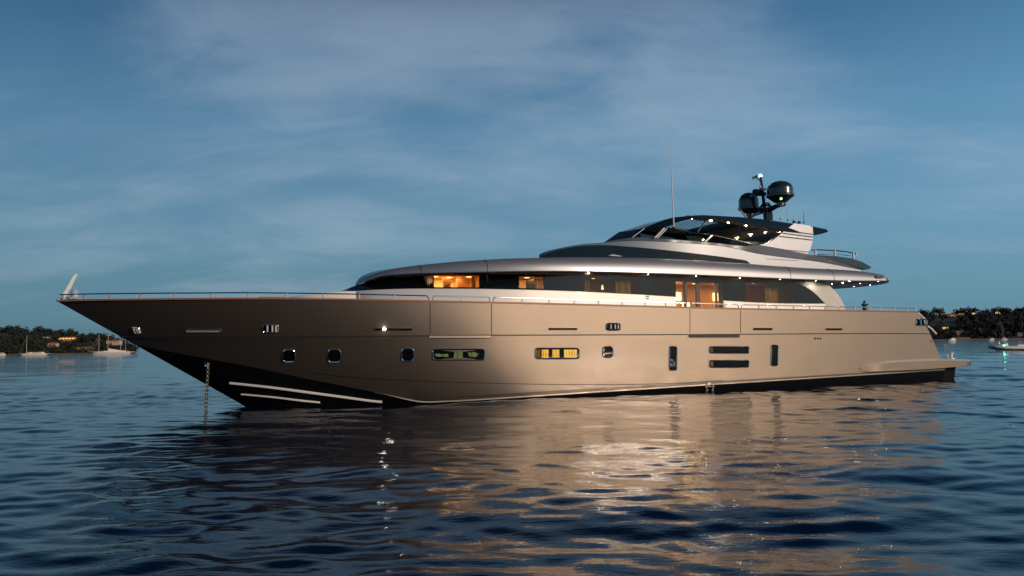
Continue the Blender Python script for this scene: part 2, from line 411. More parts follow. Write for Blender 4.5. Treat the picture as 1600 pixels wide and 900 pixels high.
def rrect(x0, x1, y0, y1, r, n=5, skew=0):
    P = []
    for (cx, cy, a0) in ((x1-r, y0+r, -90), (x1-r, y1-r, 0), (x0+r, y1-r, 90), (x0+r, y0+r, 180)):
        for k in range(n+1):
            a = R(a0+90*k/n); x = cx+r*math.cos(a); y = cy+r*math.sin(a); P.append((x+skew*(y-(y0+y1)/2), y))
    return P
def ngon(name, pts3, mat, parent):
    tri = tessellate_polygon([[Vector(p) for p in pts3]])
    return obj(name, pts3, [tuple(t) for t in tri], mat, parent, smooth=False)
def hwindow(x0, x1, y0, y1, r, fw, name='hull_window', pm='pane', skew=0):
    xc, yc = (x0+x1)/2, (y0+y1)/2
    op = rrect(x0-fw, x1+fw, y0-fw, y1+fw, r+fw, skew=skew); ip = rrect(x0, x1, y0, y1, r, skew=skew)
    def path(P, off): return [hsurf(x, y, off) for x, y in P]
    op2 = rrect(x0-fw*.45, x1+fw*.45, y0-fw*.45, y1+fw*.45, r+fw*.45, skew=skew)
    rws = [path(op, -.01), path(op, .022), path(op2, .045), path(ip, .030), path(ip, .004)]
    rws = [q+[q[0]] for q in rws]
    fr = grid('hull_window' if name == 'hull_window' else name, [rws[4], [(p[0], p[1], p[2]) for p in rws[4]]], [0], [M['chrome']], mirror=False)  # replaced below
    bpy.data.objects.remove(fr)
    rr_ = []
    for k in (1, .75, .5, .25, .001):
        q_ = path([(xc+(x-xc)*k, yc+(y-yc)*k) for x, y in ip], .006); rr_.append(q_+[q_[0]])
    pane = grid(name, rr_, [0]*4, [M[pm]], mirror=False)
    grid('frame', rws, [0]*4, [M['chrome'], ], mirror=False, parent=pane, sharp=50)
    return pane
def patch(name, pxs, mat, parent, off=.010):
    cx, cy = sum(p[0] for p in pxs)/len(pxs), sum(p[1] for p in pxs)/len(pxs); P = []
    for i in range(len(pxs)):
        a, b = pxs[i], pxs[(i+1) % len(pxs)]
        for k in range(3): P.append((lerp(a[0], b[0], k/3), lerp(a[1], b[1], k/3)))
    rr_ = []
    for k in (1, .66, .33, .001):
        q_ = [hsurf(cx+(x-cx)*k, cy+(y-cy)*k, off) for x, y in P]; rr_.append(q_+[q_[0]])
    return grid(name, rr_, [0]*3, [mat], mirror=False, parent=parent)
for x, y, w_, h_ in ((451, 556.5, 17, 16.5), (522, 556.5, 17.5, 17.5), (636.5, 555, 17, 17.5), (949.5, 550, 13.5, 14.5)):
    hwindow(x-w_/2, x+w_/2, y-h_/2, y+h_/2, 4.2, 2.1, 'porthole')
pw = hwindow(677, 756, 547, 561.5, 3.5, 2.2)
for q in (((679, 552), (690, 553.5), (700, 553), (701, 557.5), (680, 557)), ((710, 549), (723, 549), (723, 559.5), (709, 559.5)), ((731, 551), (741, 550), (748, 553), (744, 558), (733, 557))):
    patch('lit_cabin_view', q, M['dimg'], pw)
pw = hwindow(837.5, 903.5, 545, 559.5, 3.2, 2.0)
for x0, x1, mt in ((839, 845, 'dimb'), (846.5, 857, 'curl'), (863, 874, 'curl'), (881, 901.5, 'curl')):
    patch('curtain', ((x0, 546.2), (x1, 546.2), (x1, 558.6), (x0, 558.6)), M[mt], pw)
hwindow(1046.5, 1056.5, 542, 578, 2.6, 1.5)
hwindow(1205.5, 1214.5, 539.5, 571, 2.4, 1.3)
for y0, y1 in ((542, 551.5), (563.5, 573.5)):
    p = hwindow(1109, 1169, y0, y1, 2.2, 1.5)
    patch('curtain', ((1110, y0+1), (1114.5, y0+1), (1114.5, y1-1), (1110, y1-1)), M['dimb'], p)
# slots and fairleads in the bulwark
def slot(x0, x1, y, h, pm='pane'):
    p = hwindow(x0, x1, y-h/2, y+h/2, h*.45, .7, 'scupper_slot', pm)
    return p
slot(291, 345, 517.5, 2.6, 'post'); slot(586, 643, 514.6, 2.6); slot(857.5, 901, 514, 2.2); slot(1177, 1206, 514, 2.4); slot(1290.5, 1315, 514.3, 2.2)  # first slot: pale pane paints the reflected light in it
def fairlead(x0, x1, y0, y1, skew=0):
    p = hwindow(x0, x1, y0, y1, 3.0, 1.8, 'fairlead', skew=skew)
    xc, w_ = (x0+x1)/2, (x1-x0)
    for f in (-.22, .12, .36):
        mb = MB(); a = hsurf(xc+f*w_+skew*-3, y0+1, .03); b = hsurf(xc+f*w_+skew*3, y1-1, .03)
        mb.tube([L(*a), L(*b)], .03, 8); mb.build('roller', M['white'], p)
fairlead(207, 219, 513, 521, .5); fairlead(411, 434, 509, 519); fairlead(948, 968, 506, 515)
mb = MB(); mb2 = MB()
p = hwindow(1432, 1447, 499, 508, 2.0, 1.5, 'fairlead')
for x in (1436, 1443):
    a = hsurf(x, 500, .05); b = hsurf(x+1, 507.5, .05); q = MB(); q.tube([L(*a), L(*b)], .05, 8); q.build('roller', M['chrome'], p)
# small emissive body at the bright point in the forward slot
s, b, z = hsurf(600, 515, .05); q = MB(); q.lathe(L(s, b, z-.02), [(0, 0), (.04, .0), (.055, .03), (.04, .06), (0, .06)], 12); q.build('hull_bright_spot', M['spot'], YA)
for x in (1273.5, 1277.8, 1282):
    s, b, z = hsurf(x, 529, .0); q = MB(); q.tube([L(s, b-.02, z), L(s, b+.02, z)], .045, 12); q.build('vent_hole', M['gap'], hull)
s, b, z = hsurf(1455, 533, 0); q = MB(); q.tube([L(s, b-.02, z), L(s, b+.03, z)], .035, 10); q.build('red_light', pmat('red lens', (.5, .02, .02), .3), hull)
# load line ring: circle open at its foot with a bar across
def hullpath(pts, off=.02): return [L(*hsurf(x, y, off)) for x, y in pts]
q = MB(); ring = [(1108.5+5.2*math.cos(R(a)), 605+6.4*math.sin(R(a))) for a in range(125, 416, 10)]
q.tube(hullpath(ring), .022, 6); q.tube(hullpath([(1101, 604.5), (1108, 604), (1116, 603.5)]), .018, 6)
q.tube(hullpath([ring[0], (ring[0][0]-3, ring[0][1]+.5)]), .02, 6); q.tube(hullpath([ring[-1], (ring[-1][0]+3, ring[-1][1]+.3)]), .02, 6)
q.build('load_line_mark', M['line'], hull)
# spray rails on the forefoot
def bottomsurf(px, py, off):
    # march along the ray until inside the (approximate) bottom planking
    d = rayd(px, py); best = None; t0 = 15
    from_b = None
    t = 15.0
    while t < 40:
        P = C0+d*t; s = (P-BOW).dot(U); b = (P-BOW).dot(NN); z = P.z
        bb = botb(s, z)
        if b <= bb: return s, bb+off, z
        t += .01
    return s, b, z
def botb(s, z):
    for a, c in zip(rL, rL[1:]):
        if s <= c[0]:
            if s < a[0]: return 0
            p = tuple(lerp(u_, v_, (s-a[0])/max(1e-6, c[0]-a[0])) for u_, v_ in zip(a, c)); zk = keelz(s)
            if z >= p[2]: return hb(s, z)
            if z <= zk: return -1
            return p[1]*((z-zk)/(p[2]-zk))**bexp(s)
    return 0
for crv, wr in ((((359, 598.5), (420, 605), (480, 613), (540, 621), (580, 626.5), (597, 628)), .05), (((377, 616), (430, 621), (470, 626), (500, 629)), .038)):
    c2 = smoothc(crv, 4); pts = [L(*bottomsurf(x, y, .01)) for x, y in c2]
    q = MB(); q.tube(pts, wr, 6); q.build('spray_rail', M['white'], hull)

# swim platform with its rounded shoulder along the hull
PTOP = smoothc([(1337, 575), (1345, 571.5), (1358, 568.8), (1393, 565), (1433, 562.5), (1481, 561.3), (1524, 563)])
PBOT = smoothc([(1337, 579.5), (1345, 581.5), (1370, 581.5), (1407, 580), (1460, 577), (1526, 571.5)])
s0 = hit(1338, 577, 3.9)[0]; s1 = hit(1525, 567, 3.9)[0]
ra, rb, rc, rd, re = [], [], [], [], []
for i in range(41):
    t = i/40; s = lerp(s0, s1, t); b = min(3.62, hb(s, .8)) if s < S_END_BOT else 3.62
    out_ = 3.62+.36*min(1, (t*6)**.6)
    if t > .93: out_ -= .5*((t-.93)/.07)**2
    zt = zat(s, out_, PTOP); zb = zat(s, out_, PBOT)
    ra.append((s, 0 if s > S_END_BOT-.4 else b-.3, zt+.02)); rb.append((s, out_-.12, zt+.01)); rc.append((s, out_, zt-.05)); rd.append((s, out_-.02, zb+.03)); re.append((s, out_-.3, zb))
rf = [(p[0], 0 if p[0] > S_END_BOT-.4 else p[1]-.3, p[2]) for p in re]
plat = grid('swim_platform', [ra, rb, rc, rd, re, rf], [1, 1, 0, 0, 0], [M['hull'], M['pearl']], sharp=60)  # pearl top rows paint a highlight along the platform edge
q = MB(); q.add([L(s_, b_, z_) for s_ in (S_END_BOT-.3, s1-.6) for b_, z_ in ((3.3, re[-1][2]), (3.1, -.4), (-3.1, -.4), (-3.3, re[-1][2]))], [(0, 1, 5, 4), (1, 2, 6, 5), (2, 3, 7, 6), (4, 5, 6, 7), (3, 0, 4, 7)])
q.build('platform_underbody', M['bottom'], YA)
e = [r[-1] for r in (rb, rc, rd, re)]; v = [L(*p) for p in e]+[L(p[0], -p[1], p[2]) for p in e]
obj('platform_edge', v, [(0, 1, 5, 4), (1, 2, 6, 5), (2, 3, 7, 6)], M['hull'], plat, smooth=False)
# stern steps wing (pale sloping edge) and mooring capstan on the platform
q = MB()
q.tube([L(*hsurf(x, y, -.02)) for x, y in ((1434, 488), (1440, 494), (1447, 499.5))], .05, 8)
q.tube([L(*hsurf(x, y, -.02)) for x, y in ((1449, 509), (1456, 514), (1463, 521.5))], .05, 8)
q.build('stern_trim', M['white'], YA)
cs = hit(1486, 556, 3.3); q = MB()
q.lathe(L(cs[0], 3.3, zat(cs[0], 3.3, [(1400, 561), (1600, 561)])), [(0, 0), (.16, 0), (.15, .04), (.07, .06), (.07, .22), (.12, .25), (.12, .30), (0, .31)], 16)
q.tube([L(cs[0]-.25, 3.3, 1.0), L(cs[0]-.25, 3.3, zat(cs[0], 3.3, [(1400, 554), (1600, 554)]))], .04, 8)
q.build('mooring_bollard', M['white'], YA)

# ------------------------------------------------------------------ yacht: main deckhouse
WH = 3.05
def sf(z): return SF0+max(0, z-ZF0)*RK
pB = hit(530, 456.5, 0.0); SF0, ZF0 = pB[0], pB[2]
pT = hit(568, 440.5, 0.0); RK = (pT[0]-SF0)/max(.1, pT[2]-ZF0)
def hh(s, z):
    x = (s-sf(z))/7.0
    if x <= 0: return 0.0
    x = min(x, 1); return WH*(1-(1-x)**2.2)**.62
BB = smoothc([(530, 456.5), (560, 454.4), (600, 452.3), (640, 451.2), (677, 451), (757, 451.4), (860, 453.6), (960, 458), (1056, 463.6)])+[(1057, 463.8), (1130, 469.6), (1180, 472.6), (1230, 474.2), (1289, 474.5), (1400, 474.6)]
BT = smoothc([(530, 456.4), (545, 450.5), (556, 446.3), (580, 438.8), (610, 433), (640, 430.5), (668, 429.2), (757, 429), (860, 429.8), (960, 431.5), (1055, 434.8), (1130, 438), (1200, 441), (1240, 442.2)])+[(1249, 444), (1258, 447.6), (1267, 453), (1277, 461.5), (1284, 469), (1289.5, 474.4), (1400, 474.5)]
cols = [530.5, 533, 537, 542, 548, 555, 562, 570, 578, 586, 595, 605, 615, 625, 635, 645, 655, 666, 676, 678, 700, 725, 748.5, 756.5, 758.5, 785, 811, 830, 851, 853, 885, 911, 913, 950, 999, 1001, 1020, 1049, 1056, 1070, 1090, 1110, 1130, 1132, 1150, 1165, 1185, 1205, 1225, 1240, 1247, 1253, 1259, 1265, 1271, 1277, 1283, 1289]
def hrow(curve, dz=0, inset=0, cc=cols):
    r = []
    for x in cc:
        s = sat(x, 0, 4.0) if x < 531 else None
        # point on the house surface whose picture column is x, on the traced edge
        b = 1.0; y = interp(curve, x)
        lo, hi = SF0, 40.0
        # bisect s so that px matches while b follows the surface
        for _ in range(36):
            m = (lo+hi)/2; z = 4.0; b = 1.0
            for _k in range(4):
                b = hh(m, z); z = zat(m, b, curve)
            if proj(wl(m, b, z))[0] < x: lo = m
            else: hi = m
        r.append((m, max(0, b-inset), z+dz))
    r[0] = (r[0][0], 0, r[0][2]); return r
hB = hrow(BB); hT = hrow(BT)
LIT = ((678, 748.5), (811, 851), (913, 999), (1056, 1130), (1165, 1240))
def inlit(j):
    a, b = cols[j], cols[j+1]
    for k, (x0, x1) in enumerate(LIT):
        if a >= x0-.1 and b <= x1+.1: return k
    return -1
# dark glass band (near side leaves the lit panes open, far side whole)
run = []
for j in range(len(cols)):
    run.append(j)
    if j == len(cols)-1 or inlit(j) >= 0:
        if len(run) > 1: grid('window_band', [[hT[k] for k in run], [hB[k] for k in run]], [0], [M['glass']], mirror=False)
        run = []
far = grid('far_window_band', [[(p[0], -p[1], p[2]) for p in hT], [(p[0], -p[1], p[2]) for p in hB]], [0], [M['glass']], mirror=False)
# lit panes sit between slim dark borders: rows in from the band edges
for k, (x0, x1) in enumerate(LIT):
    js = [j for j in range(len(cols)) if x0-.1 <= cols[j] <= x1+.1]
    top = [hT[j] for j in js]; botr = [hB[j] for j in js]
    if k == 3: # open doorway: glass doors down to the deck
        botr = [(p[0], p[1], p[2]-.9) for p in botr]
    ft = .12 if k in (0, 1) else .08; fb = .10 if k in (0, 1) else .02
    t2 = [tuple(lerp(a, c, ft) for a, c in zip(p, q)) for p, q in zip(top, botr)]
    b2 = [tuple(lerp(a, c, 1-fb) for a, c in zip(p, q)) for p, q in zip(top, botr)]
    pane = grid('window', [t2, b2], [0], [M['tint'] if k in (0, 1) else M['tintd'] if k != 3 else M['tint']], mirror=False)
    grid('frame', [top, t2], [0], [M['glass']], mirror=False, parent=pane); grid('frame', [b2, botr], [0], [M['glass']], mirror=False, parent=pane)
# coaming under the glass down to the deck, wing wall abaft it
cj = [i for i, x in enumerate(cols)]
nd = [i for i in cj if not (1056 < cols[i] < 1130)]
def seg(rr, a, b): return [rr[i] for i in cj if a <= cols[i] <= b]
low = lambda r: [(p[0]-(.0), p[1]+.02, DECKZ-.05) for p in r]
for a, b in ((0, 1056), (1130, 1400)):
    r = seg(hB, a, b); r1 = [(p[0], p[1]+.0, p[2]) for p in r]; r2 = [(p[0], p[1]+.02, p[2]-.02) for p in r]
    for sg in ((1,) if a == 0 else (1, -1)):
        fl = lambda rr: [(p[0], sg*p[1], p[2]) for p in rr]
        grid('deckhouse_side', [fl(r1), fl(r2), fl(low(r))], [0, 0], [M['pearl']], mirror=(a == 0))
# sloped foredeck coachroof ahead of the glass
FC = smoothc([(440, 467), (460, 464.3), (480, 461.5), (500, 459.2), (520, 457.6), (535, 456.3)])
sA = hit(442, 466, 0)[0]; rws = [[], [], []]
for i in range(25):
    t = i/24; s = lerp(sA, SF0+.3, t); wd = 1.7*(1-(1-t)**2)**.6+.02
    z = zat(s, wd*.55, FC)
    rws[0].append((s, 0, z+.05)); rws[1].append((s, wd*.8, z)); rws[2].append((s, wd, DECKZ-.1))
grid('foredeck_trunk', rws, [0, 0], [M['white']], sharp=60)
def panel(name, pxs, b, thick, mat, parent=YA, mirror=False, bsurf=None):
    P = [hit(x, y, b) for x, y in pxs]; first = None
    for sg in ((1, -1) if mirror else (1,)):
        q = MB()
        fr = [Vector(L(s, sg*bb, z)) for s, bb, z in P]; bk = [Vector(L(s, sg*(bb-thick), z)) for s, bb, z in P]
        tri = tessellate_polygon([fr]); n = len(P)
        q.add(fr+bk, [tuple(t) for t in tri]+[tuple(reversed([a+n for a in t])) for t in tri]+[(i, (i+1) % n, n+(i+1) % n, n+i) for i in range(n)])
        o = q.build(name, mat, parent, sharp=30); first = first or o
    return first
panel('wing_wall', [(1240, 442.2), (1249, 444), (1258, 447.6), (1267, 453), (1277, 461.5), (1284, 469), (1290, 474.6), (1289, 488), (1322, 488), (1320, 479), (1314, 467), (1306, 456), (1296, 446), (1288, 440), (1262, 437), (1236, 436)], WH+.02, .18, M['wing'], mirror=True)

# seams, marks on the coaming
for x in (668, 757.5):
    strip('panel_seam', vline(x, interp(BB, x)+.5, interp(GUN, x)-1, 3), .5, lambda s, z: hh(s, z)+.01, .004, M['gap'], YA, vertical=True)
for y in (463.2, 466.6):
    strip('vent_slot', hline(1008.5, 1014, y-.2, y, 2), 1.5, lambda s, z: hh(s, z)+.015, .006, M['gap'], YA)
# ------------------------------------------------------------------ brow (upper deck edge) and soffit
RL = smoothc([(556, 445.5), (566, 440.5), (580, 435.5), (600, 430.3), (640, 427.3), (668, 426), (757, 424), (860, 422.8), (960, 424.6), (1055, 427.6), (1130, 430.6), (1200, 433.6), (1260, 436), (1320, 438), (1388, 438.2)])
RT_ = smoothc([(556, 444.6), (562, 440), (575, 432), (592, 425.5), (610, 421), (640, 416), (668, 413), (710, 409), (757, 406), (800, 404), (850, 403), (900, 402.3), (950, 402.5), (1010, 403.5), (1060, 405.5), (1150, 411), (1200, 415), (1260, 419), (1310, 421.5), (1340, 424), (1365, 428), (1380, 433), (1388, 437.8)])
SBF = hit(556, 445, 0)[0]; SBE = hit(1388, 438, 3.7)[0]
def be(s):
    x = (s-SBF)/7.5
    if x <= 0: return 0
    x = min(x, 1); return (3.75*(1-(1-x)**2.2)**.60)*(1-.03*max(0, (s-24)/8)**2)
NB = 100; sb = [SBF+(SBE-SBF)*(i/(NB-1))**1.4 for i in range(NB)]
lowr, topr, prof = [], [], [[] for _ in range(9)]
for s in sb:
    b = be(s); zl = zat(s, b, RL); bi = max(0, b*.80 if b < 2.6 else b-.55); zt = max(zat(s, bi, RT_), zl+.01)
    lowr.append((s, b, zl))
    for k in range(9):
        a = math.pi/2*k/8
        prof[k].append((s, bi+(b-bi)*math.cos(a)**.8, zl+(zt-zl)*math.sin(a)**.9))
crown = [(p[0], 0, p[2]+.10 if p[1] > .3 else p[2]) for p in prof[8]]
lip = [(p[0], max(0, p[1]-.05), p[2]-.035) for p in lowr]; lip2 = [(p[0], max(0, p[1]-.10), p[2]-.0) for p in lowr]
brow = grid('upper_deck_brow', [lip2, lip]+prof+[crown], [0]*11, [M['silver']], sharp=50)
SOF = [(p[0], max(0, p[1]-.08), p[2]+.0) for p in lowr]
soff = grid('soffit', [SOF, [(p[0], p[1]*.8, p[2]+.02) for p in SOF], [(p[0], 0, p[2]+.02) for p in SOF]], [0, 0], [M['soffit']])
e = [r[-1] for r in (lowr, prof[3], prof[5], prof[8])]; v = [L(*p) for p in e]+[L(p[0], -p[1], p[2]) for p in e]
obj('aft_edge', v, [(0, 1, 5, 4), (1, 2, 6, 5), (2, 3, 7, 6)], M['silver'], brow, smooth=False)
ov = []; zl_ = lowr[-1][2]; top_ = prof[8][-1][2]
nn_ = 24; bs_ = [3.55-7.1*i/nn_ for i in range(nn_+1)]
def oe(b_, k): return SBE-.03+2.3*k*max(0, 1-(b_/3.6)**2)**.8
v = []
for b_ in bs_:
    v += [(SBE-.4, -b_, zl_-.003), (oe(b_, 1), -b_, zl_-.003), (oe(b_, 1)+.03, -b_, zl_+.05), (oe(b_, .9), -b_, zl_+.12), (SBE-.4, -b_, zl_+.12)]
obj('aft_overhang', v, [(5*i+k, 5*i+k+1, 5*i+k+6, 5*i+k+5) for i in range(nn_) for k in range(4)], M['silver'], YA)
v = [p for b_ in bs_[1:-1] for p in ((SBE-.5, -b_, zl_-.008), (oe(b_, .93), -b_, zl_-.008))]
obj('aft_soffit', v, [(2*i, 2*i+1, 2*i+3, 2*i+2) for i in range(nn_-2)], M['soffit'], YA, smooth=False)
# panel joints across the brow
for x in (668, 757.5, 1222, 1287):
    s = sat(x, 3.2, 4.5); j = min(range(NB), key=lambda i: abs(sb[i]-s)); q = MB()
    q.tube([L(p[j][0], p[j][1]+.002, p[j][2]+.002) for p in prof[:8]], .010, 5); q.build('panel_joint', M['gap'], brow)
# header between glass top and soffit
hd = [(p[0], p[1]-.01, p[2]+.6) for p in hT]
hd2 = []
for p in hT:
    j = min(range(NB), key=lambda i: abs(sb[i]-p[0])); hd2.append((p[0], p[1]+.01, max(p[2]+.004, lowr[j][2]-.001 if p[0] > SBF+.6 else p[2]+.004)))
nh = len([x for x in cols if x <= 1241])
grid('window_header', [hT[:nh], hd2[:nh]], [0], [M['glass']])
grid('lit_soffit_strip', [[(p[0], p[1]+.04, p[2]-.05) for p in hd2[12:-10]], [(p[0], p[1]+.05, p[2]-.0) for p in hd2[12:-10]]], [0], [M['litstrip']])  # warm light on the soffit edge put into the strip's colour
# downlights under the brow
def zsof(s):
    j = min(range(NB), key=lambda i: abs(sb[i]-s)); return lowr[j][2]
def downlight(x, y, b, r=.042, parent=YA, mat='lamp', z=None):
    s = sat(x, b, 4.3); zz = (zsof(s)-(.006 if s > SBE-.6 else 0) if z is None else z)-.004; q = MB()
    q.lathe(L(s, b, zz), [(0, -.012), (r*.8, -.012)], 12, 0); q.lathe(L(s, b, zz), [(r*.8, -.014), (r*1.25, -.010), (r*1.3, .01)], 12, 1)
    return q.build('downlight', [M[mat], M['chrome']], parent)
for x, y in ((1013, 426), (1088, 428.5), (1156.5, 431.5), (1219, 434), (1275, 437), (1327, 440), (1373, 439.5)): downlight(x, y, 3.35)
for x, b in ((920, 3.2), (1275, 1.2), (1300, 1.5), (1317, 2.2), (1345, 2.2), (1335, .4), (1360, 1.4)): downlight(x, 0, b, .036)

# ------------------------------------------------------------------ interiors behind the lit panes
def room(x0, x1, depth, z0, z1, wallm, lights, name='cabin_interior'):
    sa = sat(x0, 2.9, 4)+.02; sb_ = sat(x1, 2.9, 4)+.35
    bo = lambda s: hh(s, 4.0)-.08
    q = MB(); bi = min(bo(sa), bo(sb_))-depth; y0, y1, yb = -bo(sa), -bo(sb_), -bi
    V = [(sa, y0, z0), (sb_, y1, z0), (sb_, yb, z0), (sa, yb, z0), (sa, y0, z1), (sb_, y1, z1), (sb_, yb, z1), (sa, yb, z1)]
    q.add(V, [(0, 1, 2, 3)], 1); q.add(V, [(7, 6, 5, 4)], 0); q.add(V, [(3, 2, 6, 7)], 0); q.add(V, [(0, 3, 7, 4), (1, 5, 6, 2)], 0)
    o = q.build(name, [M[wallm], M['wood']], YA)
    for t, bb, r in lights:
        s = lerp(sa, sb_, t); qq = MB(); yy = lerp(-bo(s), yb, bb); qq.lathe((s, yy, z1-.01), [(0, 0), (r, 0)], 12); qq.build('ceiling_light', M['warm'], o)
    return o, sa, sb_, y0, yb
def litlamp(loc, p, size=.6, col=(1, .62, .26), name='cabin_lamp'):
    ld = bpy.data.lights.new(name, 'AREA'); ld.energy = p; ld.size = size; ld.color = col
    o = bpy.data.objects.new(name, ld); COL.objects.link(o); o.location = loc; o.parent = YA
def zband(x):
    j = min(range(len(cols)), key=lambda i: abs(cols[i]-x)); return hB[j][2], hT[j][2]
def wavy(name, s0, s1, y, z0, z1, parent, mat='curtain', amp=.03, k=14):
    n = 40; v = []
    for i in range(n+1):
        t = i/n; s = lerp(s0, s1, t); yy = y+amp*math.sin(t*k); v += [(s, yy, z0), (s, yy, z1)]
    obj(name, v, [(2*i, 2*i+2, 2*i+3, 2*i+1) for i in range(n)], M[mat], parent)
zb, zt = zband(712); o, sa, s_b, y0, yb = room(676, 750, 1.3, zb-.6, zt-.05, 'wall', [(.2, .4, .12), (.5, .6, .12), (.8, .4, .12)])
litlamp(((sa+s_b)/2, (y0+yb)/2, zt-.09), 22, .9)
q = MB(); q.box(sa+.75, sa+1.0, y0+.35, y0+.5, zb-.5, zt-.1); q.box(sa+1.35, sa+1.6, y0+.55, y0+.75, zb-.5, zt-.1); q.build('door_post', M['wood'], o)
q = MB(); q.tube([(sa+.75, y0+.3, zb+.12), (sa+1.2, y0+.5, zb+.36)], .025, 6); q.build('stair_handrail', M['dark'], o)
q = MB(); q.lathe((sa+1.0, y0+.9, zb-.1), [(0, 0), (.16, 0), (.11, .25), (0, .25)], 16); q.build('lamp_shade', M['warm'], o)
q = MB(); q.lathe((sa+.35, y0+.8, zb+.02), [(0, 0), (.09, 0), (.06, .12), (0, .12)], 12); q.build('lamp_shade', M['warm'], o)
wavy('curtain', sa+.02, sa+.22, y0+.08, zb-.3, zt-.06, o); wavy('curtain', s_b-.42, s_b-.25, y0+.02, zb-.3, zt-.06, o)
zb, zt = zband(830); o, sa, s_b, y0, yb = room(809, 853, 1.1, zb-.5, zt-.05, 'wall', [(.4, .5, .10)])
litlamp(((sa+s_b)/2, (y0+yb)/2, zt-.09), 10, .5)
q = MB(); q.box(sa+.72, sa+.80, y0+.15, y0+.9, zb-.4, zt-.12); q.build('cabinet_door', M['dark'], o)
wavy('curtain', s_b-.45, s_b-.30, y0+.05, zb-.3, zt-.08, o)
zb, zt = zband(955); o, sa, s_b, y0, yb = room(909, 1003, 1.6, zb-.7, zt-.02, 'wood', [(.3, .5, .07)])
litlamp(((sa+s_b)/2, (y0+yb)/2, zt-.09), 2.0, .5)
wavy('curtain', sa+.05, sa+.35, y0+.1, zb-.4, zt-.08, o); wavy('curtain', s_b-1.5, s_b-.8, y0+.15, zb-.4, zt-.08, o)
q = MB(); q.lathe((sa+1.2, y0+.6, zb+.1), [(0, .08), (.05, .08), (.02, .25), (0, .25)], 10); q.build('wall_lamp', M['warm'], o)
zb, zt = zband(1110)
o, sa, s_b, y0, yb = room(1054, 1250, 2.6, DECKZ, zt+.0, 'wood', [(.12, .3, .1), (.1, .6, .1), (.3, .35, .1), (.33, .7, .1), (.58, .3, .06), (.7, .4, .06)], 'saloon_interior')
litlamp((sa+1.2, (y0+yb)/2, zt-.1), 42, 1.2); litlamp((sa+3.9, (y0+yb)/2, zt-.1), 40, .8)
dd = (s_b-sa)
for t, wd in ((.075, .10), (.165, .16), (.30, .07)):
    q = MB(); q.box(sa+t*dd-wd/2, sa+t*dd+wd/2, y0+.06, y0+.16, DECKZ+.02, zt-.02); q.build('door_post', M['dark'], o)
wavy('curtain', sa+.33*dd, sa+.42*dd, y0+.25, DECKZ, zt-.05, o, k=20); wavy('curtain', sa+.445*dd, sa+.465*dd, y0+.3, DECKZ, zt-.05, o, k=5)
wavy('curtain', sa+.70*dd, sa+.74*dd, y0+.3, DECKZ, zt-.05, o, k=6)
q = MB(); q.box(sa+.75*dd, sa+.98*dd, y0+.5, y0+.56, DECKZ, zt-.05); q.build('screen_panel', M['curtain'], o)
for t, bb in ((.09, 1.5), (.26, 1.6), (.60, 1.4)):
    q = MB(); q.box(sa+t*dd-.35, sa+t*dd+.35, y0+bb, y0+bb+.5, DECKZ, DECKZ+.75); q.build('cabinet', M['wood'], o)
    q = MB(); q.lathe((sa+t*dd, y0+bb+.2, DECKZ+.85), [(0, 0), (.2, 0), (.14, .26), (0, .26)], 16); q.tube([(sa+t*dd, y0+bb+.2, DECKZ+.75), (sa+t*dd, y0+bb+.2, DECKZ+.86)], .02, 6, 1); q.build('table_lamp', [M['warm'], M['dark']], o)
    q = MB(); q.box(sa+t*dd-.3, sa+t*dd+.3, yb-.05, yb-.02, DECKZ+1.25, DECKZ+1.6); q.build('glowing_niche', M['warm'], o)
q = MB()
for k in range(3): q.tube([(sa+.20*dd+k*.13, y0+.5, DECKZ+.3), (sa+.20*dd+k*.13, y0+.5, DECKZ+1.0-.05*k)], .03, 8)
q.build('white_chair_back', M['white'], o)
q = MB(); q.box(sa+.02*dd, sa+.45*dd, y0+.9, y0+1.5, DECKZ, DECKZ+.62); q.build('sofa', M['dark'], o)

# ------------------------------------------------------------------ wheelhouse tier
W2 = 2.95
G2T = smoothc([(843, 402.3), (851, 398), (862, 393.2), (881, 388.3), (905, 384.6), (925, 383.2), (950, 383.1), (976, 384.8), (1016, 388.2), (1064, 393.4), (1120, 400.2)])+[(1166, 406.7), (1169, 411.5), (1180, 412.7), (1340, 424)]
G2T = [(x, min(y, 1e9)) for x, y in G2T]
LN1 = smoothc([(843, 402), (851, 397), (859, 393), (881, 387), (905, 382.6), (925, 380.7), (943, 379.6), (957, 378), (975, 376.8), (1000, 376.6), (1023, 377.4), (1057, 379.2), (1120, 384), (1150, 389), (1186, 397), (1230, 403), (1280, 409.5), (1325, 418), (1345, 422)])
LN2 = smoothc([(843, 401.8), (859, 392.6), (881, 386.6), (905, 382.2), (925, 380.3), (943, 379), (960, 375.5), (975, 372.8), (988, 371.2), (1007, 371), (1023, 372), (1060, 374.8), (1100, 378), (1130, 381), (1155, 384), (1170, 384.3), (1184, 382.8), (1224, 389.2), (1265, 398), (1300, 406.5), (1325, 414), (1345, 421)])
BR2 = [(x, y+1.5) for x, y in RT_]
S2F = hit(843, 402.3, 0)[0]
def h2(s, z):
    x = (s-S2F-max(0, z-Z2F)*R2K)/6.0
    if x <= 0: return 0
    x = min(x, 1); return W2*(1-(1-x)**2.2)**.6*(1-.04*max(0, (s-24)/8))
Z2F = hit(843, 402.3, 0)[2]; _p = hit(900, 383.5, 0); R2K = 2.6
def genrow(curve, surf, s_start, s_stop, n, inset=0.0, dz=0):
    r = []
    for i in range(n):
        s = s_start+(s_stop-s_start)*(i/(n-1))**1.5; b = 1.5; z = 5
        for _ in range(12):
            b = b+.6*(surf(s, z)-b); z = zat(s, b, curve)
        r.append((s, max(0, b-inset), z+dz))
    return r
